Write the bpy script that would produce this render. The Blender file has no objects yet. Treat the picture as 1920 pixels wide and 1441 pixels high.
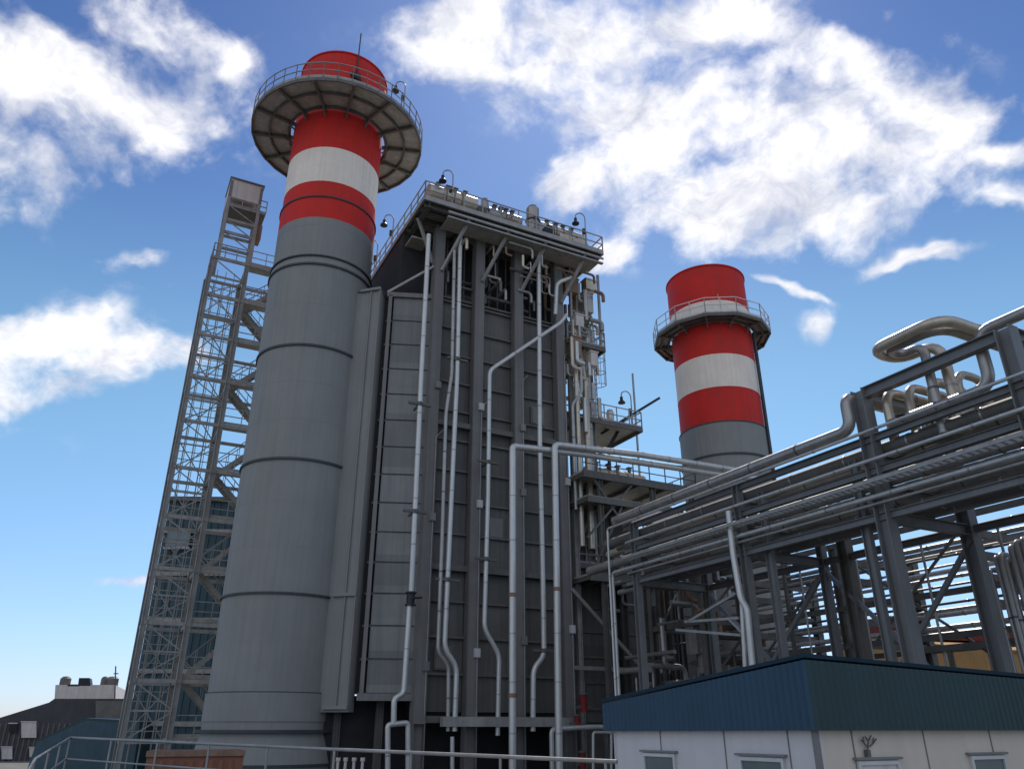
import bpy, math, random
from mathutils import Vector, Matrix
random.seed(7)
S = bpy.context.scene; COL = S.collection
PI = math.pi; R = math.radians

# ---------------------------------------------------------------- camera
ZC = 2.7; F = 1441.0; PITCH = math.atan(F/3220.0)
cam = bpy.data.cameras.new('camera'); camo = bpy.data.objects.new('camera', cam); COL.objects.link(camo)
camo.location = (0, 0, ZC); camo.rotation_euler = (PI/2+PITCH, 0, 0)
cam.sensor_width = 36; cam.lens = F/1920*36; cam.clip_start = .1; cam.clip_end = 6000
S.camera = camo
# ---------------------------------------------------------------- sky and sun
SUN_AZ, SUN_EL = R(7), R(52)          # azimuth from +Y towards +X
S.view_settings.view_transform = 'Standard'; S.view_settings.look = 'None'
S.view_settings.exposure = 0.0; S.view_settings.gamma = 1
W = bpy.data.worlds.new('World'); S.world = W; W.use_nodes = True
nt = W.node_tree; N = nt.nodes; L = nt.links; N.clear()
def nn(t, **k):
    x = N.new(t)
    for a, b in k.items(): setattr(x, a, b)
    return x
def mth(op, a, b=None, c=None, clamp=False):
    x = nn('ShaderNodeMath', operation=op); x.use_clamp = clamp
    for i, v in enumerate((a, b, c)):
        if v is None: continue
        if isinstance(v, (int, float)): x.inputs[i].default_value = v
        else: L.new(v, x.inputs[i])
    return x.outputs[0]
def vmt(op, a, b=None, scale=None):
    x = nn('ShaderNodeVectorMath', operation=op)
    for i, v in enumerate((a, b)):
        if v is None: continue
        if isinstance(v, (tuple, list, Vector)): x.inputs[i].default_value = v
        else: L.new(v, x.inputs[i])
    if scale is not None: x.inputs['Scale'].default_value = scale
    return x.outputs['Value'] if op == 'DOT_PRODUCT' else x.outputs['Vector']
sky = nn('ShaderNodeTexSky', sky_type='NISHITA', sun_disc=False, sun_elevation=SUN_EL, sun_rotation=SUN_AZ)
sky.air_density = 1.0; sky.dust_density = .35; sky.ozone_density = 2.2; sky.altitude = 0
def ray(px, py):
    a = (px-960)/F; b = (720.5-py)/F; c, s = math.cos(PITCH), math.sin(PITCH)
    return Vector((a, c-b*s, s+b*c))
tc = nn('ShaderNodeTexCoord'); D0 = vmt('NORMALIZE', tc.outputs['Generated'])
def noise(vec, scale, detail, rough, dist=0.0, out='Fac'):
    x = nn('ShaderNodeTexNoise'); L.new(vec, x.inputs['Vector'])
    x.inputs['Scale'].default_value = scale; x.inputs['Detail'].default_value = detail
    x.inputs['Roughness'].default_value = rough; x.inputs['Distortion'].default_value = dist
    return x.outputs[out]
warp = vmt('SCALE', vmt('SUBTRACT', noise(D0, 5, 4, .6, 0, 'Color'), (.5, .5, .5)), scale=.11)
DW = vmt('ADD', D0, warp)
# clouds stand in fixed directions of the sky: (direction given by its photo bearing, half width, half height, tilt, weight)
CL = [(60, 190, 240, 95, 14, 1.0), (250, 235, 170, 60, -8, 1.0), (300, 60, 90, 60, 0, .85), (60, 60, 120, 40, 20, .6), (455, 105, 60, 34, -20, .9), (140, 120, 120, 50, 0, .6),
      (860, 45, 100, 75, -25, 1.05), (960, 130, 150, 80, 10, .9), (1130, 90, 190, 90, 0, .95), (1330, 50, 150, 55, -10, .85), (1110, 215, 150, 55, 12, .95), (1180, 275, 60, 40, -30, .7), (1300, 190, 120, 70, -10, .8),
      (1300, 395, 130, 70, 15, 1.15), (1450, 350, 150, 85, 10, 1.15), (1560, 260, 150, 70, 35, 1.05), (1680, 190, 120, 65, 30, 1.0), (1800, 235, 90, 40, -25, .85), (1590, 410, 70, 45, -20, .95),
      (1865, 378, 70, 30, 10, 1.1), (1870, 298, 50, 22, 0, 1.0), (1480, 70, 120, 26, 20, .75), (1740, 60, 100, 22, 20, .5),
      (1065, 340, 62, 42, 0, 1.15), (1150, 480, 40, 25, 20, .95), (265, 468, 70, 24, -5, 1.05), (1690, 492, 65, 18, -8, 1.15), (1480, 532, 80, 11, 18, 1.15), (1540, 605, 35, 28, 0, 1.0),
      (30, 640, 150, 55, -20, .95), (180, 690, 170, 45, -4, .95), (290, 672, 75, 32, 0, .9), (60, 740, 150, 26, -8, .8), (240, 1078, 70, 9, 0, .9),
      (-260, 300, 260, 160, 0, .8), (2300, 300, 220, 120, 0, .8), (2400, 700, 260, 80, 0, .6), (-400, 800, 300, 60, 0, .6), (1100, -300, 500, 150, 0, .8), (300, -420, 260, 120, 0, .7)]
acc = None
# unseen cloud banks added behind and beside the viewer as neutral fill light: (bearing, elevation, half width, half height) in degrees
BK = [(180, 33, 50, 18), (112, 40, 34, 16), (-118, 38, 36, 18), (-150, 14, 40, 8)]
for (px, py, rx, ry, tilt, wt) in CL+[(b, e, w, h, 'fill_bank', .85) for b, e, w, h in BK]:
    if tilt == 'fill_bank':
        b, e = R(px), R(py); c = Vector((math.sin(b)*math.cos(e), math.cos(b)*math.cos(e), math.sin(e))); k = 1.0; rx = R(rx)*F; ry = R(ry)*F; tilt = 0
    else:
        c = ray(px, py); k = c.length; c.normalize()
    e1 = Vector((1, 0, 0)); e1 = (e1-c*e1.dot(c)).normalized(); e2 = c.cross(e1)
    if e2.z < 0: e2 = -e2
    t = R(-tilt); f1 = e1*math.cos(t)+e2*math.sin(t); f2 = e2*math.cos(t)-e1*math.sin(t)
    rx_, ry_ = rx/F/k, ry/F/k
    d = vmt('SUBTRACT', DW, tuple(c))
    a = vmt('DOT_PRODUCT', d, tuple(f1/rx_)); b = vmt('DOT_PRODUCT', d, tuple(f2/ry_)); g = vmt('DOT_PRODUCT', d, tuple(c*2.0))
    q = mth('MULTIPLY_ADD', a, a, mth('MULTIPLY_ADD', b, b, mth('MULTIPLY', g, g)))
    e = mth('MULTIPLY', mth('POWER', 2.718, mth('MULTIPLY', q, -.8)), wt)
    acc = e if acc is None else mth('MAXIMUM', acc, e) if wt < .0 else mth('SUBTRACT', mth('ADD', acc, e), mth('MULTIPLY', acc, e))
stretch = nn('ShaderNodeMapping'); L.new(DW, stretch.inputs['Vector']); stretch.inputs['Rotation'].default_value = (0, R(28), 0); stretch.inputs['Scale'].default_value = (1, 1, 1.5)
n1 = noise(stretch.outputs[0], 9.5, 10, .55, .1); n2 = noise(D0, 26, 8, .58, .2)
dens = mth('ADD', acc, mth('MULTIPLY', mth('SUBTRACT', n1, .5), 2.3)); dens = mth('ADD', dens, mth('MULTIPLY', mth('SUBTRACT', n2, .5), 1.0))
mr = nn('ShaderNodeMapRange', interpolation_type='SMOOTHSTEP'); L.new(dens, mr.inputs[0])
mr.inputs[1].default_value = .24; mr.inputs[2].default_value = 1.12; CF = mr.outputs[0]
CF = mth('MULTIPLY', CF, mth('MINIMUM', mth('MULTIPLY', acc, 3.0), 1.0))
CF = mth('MULTIPLY', CF, .97)
shade = nn('ShaderNodeMapRange'); L.new(noise(vmt('ADD', stretch.outputs[0], (0, 0, .05)), 9, 9, .62, .3), shade.inputs[0])
shade.inputs[1].default_value = .34; shade.inputs[2].default_value = .56; shade.inputs[3].default_value = 0; shade.inputs[4].default_value = 1
cc = nn('ShaderNodeMix', data_type='RGBA'); L.new(shade.outputs[0], cc.inputs[0])
cc.inputs[6].default_value = (5.9, 6.3, 7.6, 1); cc.inputs[7].default_value = (11.6, 11.4, 11.5, 1)
sz = nn('ShaderNodeSeparateXYZ'); L.new(D0, sz.inputs[0]); rp_ = nn('ShaderNodeValToRGB'); L.new(sz.outputs['Z'], rp_.inputs[0])
cr = rp_.color_ramp; cr.interpolation = 'B_SPLINE'
for i, (p_, c_) in enumerate([(0, (.9, 1.04, 2.2)), (.10, (1.0, 1.12, 1.45)), (.27, (1.0, 1.28, 1.32)), (.42, (1.0, 1.3, 1.26)), (.58, (.56, .78, 1.1)), (.8, (.46, .62, .95))]):
    el_ = cr.elements[i] if i < 2 else cr.elements.new(p_); el_.position = p_; el_.color = (c_[0]/1.5, c_[1]/1.5, c_[2]/1.5, 1)
tint = nn('ShaderNodeMix', data_type='RGBA', blend_type='MULTIPLY'); tint.inputs[0].default_value = 1; L.new(sky.outputs[0], tint.inputs[6]); L.new(vmt('SCALE', rp_.outputs[0], None, 1.5), tint.inputs[7])
mx = nn('ShaderNodeMix', data_type='RGBA'); L.new(CF, mx.inputs[0]); L.new(tint.outputs[2], mx.inputs[6]); L.new(cc.outputs[2], mx.inputs[7])
bg = nn('ShaderNodeBackground'); L.new(mx.outputs[2], bg.inputs[0]); bg.inputs[1].default_value = .1
wo = nn('ShaderNodeOutputWorld'); L.new(bg.outputs[0], wo.inputs[0])
sl = bpy.data.lights.new('sun', 'SUN'); so = bpy.data.objects.new('sun', sl); COL.objects.link(so)
sl.energy = 3.6; sl.angle = R(.5); sl.color = (1, .95, .87)
sd = Vector((math.sin(SUN_AZ)*math.cos(SUN_EL), math.cos(SUN_AZ)*math.cos(SUN_EL), math.sin(SUN_EL)))
so.rotation_euler = sd.to_track_quat('Z', 'Y').to_euler(); so.location = (0, 0, 80)

# ---------------------------------------------------------------- plant axes
A1 = R(-16.1); C1 = Vector((42*math.sin(A1), 42*math.cos(A1), 0))
UA = R(62.6); uu = Vector((math.sin(UA), math.cos(UA), 0)); hh = Vector((math.cos(UA), -math.sin(UA), 0)); ZZ = Vector((0, 0, 1)); XX = Vector((1, 0, 0))
CAM = Vector((0, 0, ZC))
def U(s, h, z=0): return C1+uu*s+hh*h+ZZ*z
def on_h(px, py, h): r = ray(px, py); t = (h-(CAM-C1).dot(hh))/r.dot(hh); return CAM+r*t
def on_s(px, py, s): r = ray(px, py); t = (s-(CAM-C1).dot(uu))/r.dot(uu); return CAM+r*t
def on_z(px, py, z): r = ray(px, py); return CAM+r*((z-ZC)/r.z)
def on_d(px, py, d): r = ray(px, py); return CAM+r*(d/math.hypot(r.x, r.y))
def s_of(p): return (p-C1).dot(uu)
def h_of(p): return (p-C1).dot(hh)

# ---------------------------------------------------------------- materials
def mat(name, col, rough=.6, metal=0.0, var=.18, streak=.25, dirt=None, scale=1.2, bump=.02, spec=.3, rust=0.0, rows=0):
    m = bpy.data.materials.new(name); m.use_nodes = True; t = m.node_tree; n = t.nodes; l = t.links
    b = n['Principled BSDF']; b.inputs['Roughness'].default_value = rough; b.inputs['Metallic'].default_value = metal
    b.inputs['Specular IOR Level'].default_value = spec
    co = n.new('ShaderNodeTexCoord')
    a = n.new('ShaderNodeTexNoise'); a.inputs['Scale'].default_value = scale; a.inputs['Detail'].default_value = 8; a.inputs['Roughness'].default_value = .65
    l.new(co.outputs['Object'], a.inputs['Vector'])
    mp = n.new('ShaderNodeMapping'); mp.inputs['Scale'].default_value = (3.5, 3.5, .12); l.new(co.outputs['Object'], mp.inputs['Vector'])
    s = n.new('ShaderNodeTexNoise'); s.inputs['Scale'].default_value = 1.6; s.inputs['Detail'].default_value = 6; l.new(mp.outputs[0], s.inputs['Vector'])
    r1 = n.new('ShaderNodeMapRange'); l.new(a.outputs['Fac'], r1.inputs[0]); r1.inputs[1].default_value = .3; r1.inputs[2].default_value = .7; r1.inputs[3].default_value = 1-var; r1.inputs[4].default_value = 1+var
    r2 = n.new('ShaderNodeMapRange'); l.new(s.outputs['Fac'], r2.inputs[0]); r2.inputs[1].default_value = .42; r2.inputs[2].default_value = .72; r2.inputs[3].default_value = 0; r2.inputs[4].default_value = streak
    mu = n.new('ShaderNodeVectorMath'); mu.operation = 'SCALE'; mu.inputs[0].default_value = col; l.new(r1.outputs[0], mu.inputs['Scale'])
    if rows:
        sx = n.new('ShaderNodeSeparateXYZ'); l.new(co.outputs['Object'], sx.inputs[0]); oi = n.new('ShaderNodeObjectInfo')
        dvn = n.new('ShaderNodeMath'); dvn.operation = 'DIVIDE'; l.new(sx.outputs['Z'], dvn.inputs[0]); dvn.inputs[1].default_value = rows
        fl = n.new('ShaderNodeMath'); fl.operation = 'FLOOR'; l.new(dvn.outputs[0], fl.inputs[0]); ad = n.new('ShaderNodeMath'); ad.operation = 'MULTIPLY_ADD'; l.new(oi.outputs['Random'], ad.inputs[0]); ad.inputs[1].default_value = 57.3; l.new(fl.outputs[0], ad.inputs[2])
        wn_ = n.new('ShaderNodeTexWhiteNoise'); wn_.noise_dimensions = '1D'; l.new(ad.outputs[0], wn_.inputs['W'])
        rw_ = n.new('ShaderNodeMapRange'); l.new(wn_.outputs['Value'], rw_.inputs[0]); rw_.inputs[3].default_value = .84; rw_.inputs[4].default_value = 1.16
        mm_ = n.new('ShaderNodeMath'); mm_.operation = 'MULTIPLY'; l.new(r1.outputs[0], mm_.inputs[0]); l.new(rw_.outputs[0], mm_.inputs[1]); l.new(mm_.outputs[0], mu.inputs['Scale'])
    mi = n.new('ShaderNodeMix'); mi.data_type = 'RGBA'; l.new(r2.outputs[0], mi.inputs[0]); l.new(mu.outputs[0], mi.inputs[6])
    d = dirt or tuple(c*.45+.01 for c in col); mi.inputs[7].default_value = (*d, 1)
    out = mi.outputs[2]
    if rust:
        rn = n.new('ShaderNodeTexNoise'); rn.inputs['Scale'].default_value = 2.3; rn.inputs['Detail'].default_value = 9; rn.inputs['Roughness'].default_value = .75; l.new(co.outputs['Object'], rn.inputs['Vector'])
        rr = n.new('ShaderNodeMapRange'); l.new(rn.outputs['Fac'], rr.inputs[0]); rr.inputs[1].default_value = .55; rr.inputs[2].default_value = .72; rr.inputs[4].default_value = rust
        m2 = n.new('ShaderNodeMix'); m2.data_type = 'RGBA'; l.new(rr.outputs[0], m2.inputs[0]); l.new(out, m2.inputs[6]); m2.inputs[7].default_value = (.13, .055, .03, 1); out = m2.outputs[2]
    l.new(out, b.inputs['Base Color'])
    rg = n.new('ShaderNodeMapRange'); l.new(a.outputs['Fac'], rg.inputs[0]); rg.inputs[3].default_value = max(.05, rough-.15); rg.inputs[4].default_value = min(1, rough+.15); l.new(rg.outputs[0], b.inputs['Roughness'])
    if bump:
        bp = n.new('ShaderNodeBump'); bp.inputs['Distance'].default_value = bump; bp.inputs['Strength'].default_value = .5; l.new(a.outputs['Fac'], bp.inputs['Height']); l.new(bp.outputs[0], b.inputs['Normal'])
    return m
M = {}
M['stack'] = mat('stack_grey_cladding', (.252, .255, .245), .6, 0, .10, .32, dirt=(.18, .175, .16), scale=.35)
M['red'] = mat('weathered_red_paint', (.64, .022, .016), .65, 0, .16, .5, dirt=(.30, .045, .03), scale=.5)
M['white'] = mat('weathered_white_paint', (.86, .77, .67), .65, 0, .07, .3, dirt=(.62, .50, .40), scale=.8)
M['ring'] = mat('dark_ring_steel', (.07, .075, .08), .6, .2, .2, .2)
M['casing'] = mat('casing_grey_sheet', (.12, .117, .109), .6, 0, .16, .5, scale=.7, rows=1.72)
M['casing2'] = mat('casing_panel_sheet', (.21, .213, .205), .55, 0, .12, .4, scale=.6, rows=1.53)
M['column'] = mat('column_grey_paint', (.185, .18, .172), .55, 0, .1, .3)
M['steel'] = mat('galvanised_steel', (.34, .335, .32), .5, .3, .2, .3, rust=.15)
M['dsteel'] = mat('dark_painted_steel', (.14, .135, .125), .6, .1, .25, .3, rust=.25)
M['tower'] = mat('weathered_tower_steel', (.33, .325, .31), .6, .1, .25, .35, rust=.3)
M['rack'] = mat('rack_blue_grey_paint', (.19, .195, .20), .5, .1, .14, .25, rust=.08)
M['pipe'] = mat('aluminium_pipe_jacket', (.58, .58, .56), .42, .5, .1, .25, rust=.05)
M['dpipe'] = mat('dull_pipe_jacket', (.38, .365, .345), .36, .55, .2, .35, rust=.12)
M['beige'] = mat('beige_pipe_jacket', (.54, .48, .39), .34, .5, .15, .3, rust=.12)
M['brown'] = mat('brown_equipment', (.27, .17, .12), .6, .1, .3, .4, rust=.4)
M['grating'] = mat('deck_grating', (.38, .37, .33), .6, .1, .25, .3, scale=2.2, rust=.15)
M['navy'] = mat('navy_sheet', (.022, .062, .105), .5, 0, .1, .25, dirt=(.05, .09, .15))
M['teal'] = mat('dark_teal_sheet', (.024, .056, .064), .5, 0, .12, .3)
M['bluebld'] = mat('blue_green_cladding', (.04, .085, .11), .55, 0, .2, .3)
M['cwall'] = mat('white_cabin_panel', (.60, .58, .59), .5, 0, .05, .22, dirt=(.42, .42, .44))
M['bwall'] = mat('beige_cabin_panel', (.60, .54, .46), .5, 0, .05, .22, dirt=(.42, .38, .33))
M['trim'] = mat('light_trim', (.55, .56, .56), .5, 0, .08, .2)
M['seam'] = mat('panel_joint', (.2, .2, .2), .7, 0, .1, .1)
M['glass'] = mat('window_glass', (.10, .14, .15), .12, 0, .1, .05, bump=0, spec=.8)
M['dark'] = mat('dark_opening_and_shade', (.03, .03, .032), .8, 0, .3, .1)  # also carries the shade under the roof deck in its colour
M['black'] = mat('black_steel', (.03, .033, .04), .5, .1, .2, .1)
M['tan'] = mat('ochre_render', (.42, .24, .09), .8, 0, .1, .25)
M['redroof'] = mat('dark_red_roof', (.16, .03, .025), .7, 0, .2, .2)
M['dbld'] = mat('charcoal_cladding', (.07, .068, .075), .7, 0, .2, .25)
M['wbox'] = mat('pale_plant_room', (.62, .57, .53), .7, 0, .1, .3)
M['terra'] = mat('terracotta_container', (.28, .12, .075), .6, 0, .12, .3, rust=.2)
M['concrete'] = mat('concrete', (.28, .27, .25), .85, 0, .2, .35)
M['redeq'] = mat('red_valve_paint', (.2, .022, .02), .6, 0, .2, .2)
M['ground'] = mat('gravel_ground', (.17, .16, .145), .95, 0, .35, .2, scale=.8, bump=.05)
M['asphalt'] = mat('asphalt', (.055, .055, .057), .9, 0, .25, .2, scale=1.5)
M['lens'] = mat('lamp_glass', (.5, .5, .48), .3, 0, .1, .1)

# ---------------------------------------------------------------- mesh builder
ORG = {}
class MB:
    def __init__(s): s.v = []; s.f = []; s.sm = []; s.mi = []
    def add(s, vs, fs, smooth=False, mi=0):
        o = len(s.v); s.v += [Vector(v) for v in vs]
        for f in fs: s.f.append(tuple(i+o for i in f)); s.sm.append(smooth); s.mi.append(mi)
        return s
    def obox(s, c, ax, ay, az, mi=0):
        c = Vector(c); vs = [c+ax*i+ay*j+az*k for i in (-1, 1) for j in (-1, 1) for k in (-1, 1)]
        fs = [(0, 1, 3, 2), (4, 6, 7, 5), (0, 4, 5, 1), (2, 3, 7, 6), (0, 2, 6, 4), (1, 5, 7, 3)]
        if ax.cross(ay).dot(az) < 0: fs = [f[::-1] for f in fs]
        return s.add(vs, fs, mi=mi)
    def ubox(s, s0, s1, h0, h1, z0, z1, mi=0):
        return s.obox(U((s0+s1)/2, (h0+h1)/2, (z0+z1)/2), uu*(abs(s1-s0)/2), hh*(abs(h1-h0)/2), ZZ*(abs(z1-z0)/2), mi)
    def bar(s, p, q, w, d=None, side=None, mi=0):
        p = Vector(p); q = Vector(q); d = d or w; t = q-p; ln = t.length
        if ln < 1e-4: return s
        t /= ln; r = side if side is not None else (hh if abs(t.z) > .9 else ZZ)
        a = t.cross(r)
        if a.length < 1e-3: a = t.cross(uu)
        a.normalize(); b = a.cross(t)
        return s.obox((p+q)/2, t*(ln/2), a*(w/2), b*(d/2), mi)
    def hbeam(s, p, q, w, d, web, tf=.03, mi=0):
        """H section: flanges separated by d along 'web', each w wide"""
        p = Vector(p); q = Vector(q); t = (q-p).normalized(); wb = (web-t*web.dot(t)).normalized(); a = t.cross(wb); ln = (q-p).length; c = (p+q)/2
        for sg in (-1, 1): s.obox(c+wb*(sg*(d/2-tf/2)), t*(ln/2), a*(w/2), wb*(tf/2), mi)
        s.obox(c, t*(ln/2), a*(tf*.35), wb*(d/2-tf), mi); return s
    def tube(s, pts, r, n=12, bend=None, cap=True, mi=0):
        pts = [Vector(p) for p in pts]; bend = r*3 if bend is None else bend
        path = [pts[0]]
        for i in range(1, len(pts)-1):
            a, b, c = pts[i-1], pts[i], pts[i+1]; d1 = (a-b); d2 = (c-b); l1, l2 = d1.length, d2.length
            if l1 < 1e-5 or l2 < 1e-5: continue
            d1 /= l1; d2 /= l2; k = min(bend, l1*.48, l2*.48)
            if d1.dot(d2) < -.995: path.append(b); continue
            for j in range(7):
                t = j/6; path.append((b+d1*k)*(1-t)**2+b*2*t*(1-t)+(b+d2*k)*t*t)
        path.append(pts[-1]); vs = []; fs = []
        t0 = (path[1]-path[0]).normalized(); a = t0.cross(ZZ if abs(t0.z) < .9 else XX).normalized()
        for i, p in enumerate(path):
            t = ((path[min(i+1, len(path)-1)]-path[max(i-1, 0)])).normalized()
            a = (a-t*a.dot(t)).normalized(); b = t.cross(a)
            for j in range(n): an = 2*PI*j/n; vs.append(p+a*(r*math.cos(an))+b*(r*math.sin(an)))
        for i in range(len(path)-1):
            for j in range(n): k = (j+1) % n; fs.append((i*n+j, i*n+k, (i+1)*n+k, (i+1)*n+j))
        s.add(vs, fs, True, mi)
        if cap:
            m = len(path)-1; s.add(vs[:n], [tuple(range(n))[::-1]], mi=mi); s.add(vs[m*n:], [tuple(range(n))], mi=mi)
        return s
    def lathe(s, c, prof, n=64, a0=0, mi=None, close=False):
        """prof: (radius, z) list around a vertical axis at c"""
        c = Vector(c); m = len(prof)
        for i in range(m-1 if not close else m):
            q = (prof[i], prof[(i+1) % m])
            if abs(q[0][0]-q[1][0])+abs(q[0][1]-q[1][1]) < 1e-6: continue
            o = len(s.v)
            for (r, z) in q:
                for j in range(n): a = 2*PI*j/n+a0; s.v.append(c+Vector((r*math.cos(a), r*math.sin(a), z)))
            for j in range(n):
                k = (j+1) % n; s.f.append((o+j, o+k, o+n+k, o+n+j)); s.sm.append(n > 14); s.mi.append(mi[i] if mi else 0)
        return s
    def poly(s, pts, ext, mi=0):
        """planar polygon pts extruded by vector ext"""
        n = len(pts); pts = [Vector(p) for p in pts]; ext = Vector(ext)
        nrm = (pts[1]-pts[0]).cross(pts[2]-pts[1])
        if nrm.dot(ext) > 0: pts = pts[::-1]
        vs = pts+[p+ext for p in pts]
        fs = [tuple(range(n)), tuple(range(n, 2*n))[::-1]]+[(i, n+i, n+(i+1) % n, (i+1) % n) for i in range(n)]
        return s.add(vs, fs, mi=mi)
    def build(s, name, m, parent=None):
        o = ORG[parent.name] if parent else Vector((0, 0, 0))
        if parent is None and s.v:
            o = Vector((sum(v.x for v in s.v)/len(s.v), sum(v.y for v in s.v)/len(s.v), min(v.z for v in s.v)))
        me = bpy.data.meshes.new(name); me.from_pydata([tuple(v-o) for v in s.v], [], s.f)
        for mm in (m if isinstance(m, (list, tuple)) else [m]): me.materials.append(M[mm])
        me.polygons.foreach_set('use_smooth', s.sm); me.polygons.foreach_set('material_index', s.mi); me.update()
        ob = bpy.data.objects.new(name, me); COL.objects.link(ob); ORG[ob.name] = o
        if parent:
            ob.parent = parent
        else: ob.location = o
        return ob
def thing(name, label, cat, loc, group=None):
    o = bpy.data.objects.new(name, None); COL.objects.link(o); o.location = loc; o.empty_display_size = .3
    o['label'] = label; o['category'] = cat
    if group: o['group'] = group
    ORG[o.name] = Vector(loc); return o
def tag(o, label, cat, group=None):
    o['label'] = label; o['category'] = cat
    if group: o['group'] = group
    return o
def struct(o): o['kind'] = 'structure'; return o
def dup(root, loc, label=None):
    r = root.copy(); COL.objects.link(r); r.location = loc; ORG[r.name] = Vector(loc)
    if label: r['label'] = label
    for ch in list(root.children):
        c = ch.copy(); COL.objects.link(c); c.parent = r
        for g in list(ch.children): d = g.copy(); COL.objects.link(d); d.parent = c
    return r
def rail_mb(pts, hgt=1.1, step=1.4, r=.025, toe=True, mb=None, mids=(.5, 1.0)):
    mb = mb or MB(); pts = [Vector(p) for p in pts]
    for a, b in zip(pts, pts[1:]):
        ln = (b-a).length; k = max(1, round(ln/step))
        for i in range(k+1): p = a.lerp(b, i/k); mb.bar(p, p+ZZ*hgt, r*2)
        for m_ in mids: mb.bar(a+ZZ*(hgt*m_), b+ZZ*(hgt*m_), r*2)
        if toe: mb.bar(a+ZZ*.08, b+ZZ*.08, .02, .14, side=ZZ)
    return mb
def ladder_mb(p, q, out, w=.45, cage=True, mb=None):
    """ladder from p up to q, 'out' = direction away from the wall"""
    mb = mb or MB(); p = Vector(p); q = Vector(q); side = (q-p).normalized().cross(out).normalized()
    for sg in (-1, 1): mb.bar(p+side*(sg*w/2), q+side*(sg*w/2), .05)
    ln = (q-p).length
    for i in range(int(ln/.35)): c = p+(q-p)*(i*.35/ln); mb.bar(c-side*w/2, c+side*w/2, .03)
    if cage:
        ring = [(-.5, 0), (-.55, .35), (-.3, .72), (0, .82), (.3, .72), (.55, .35), (.5, 0)]
        for i in range(3, int(ln/.9)):
            c = p+(q-p)*(i*.9/ln); pr = [c+side*(a*w*1.3)+out*b for a, b in ring]
            for a, b in zip(pr, pr[1:]): mb.bar(a, b, .035)
        for a, b in ring[1:-1]:
            mb.bar(p+(q-p)*(2.7/ln)+side*(a*w*1.3)+out*b, q+side*(a*w*1.3)+out*b, .025)
    return mb

# ================================================================ ground
struct(MB().add([(-900, -300, 0), (900, -300, 0), (900, 1500, 0), (-900, 1500, 0)], [(0, 1, 2, 3)]).build('ground', 'ground'))
struct(MB().add([tuple(U(-40, 12, .004)), tuple(U(-40, 19, .004)), tuple(U(60, 19, .004)), tuple(U(60, 12, .004))], [(0, 1, 2, 3)]).build('road', 'asphalt'))

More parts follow.
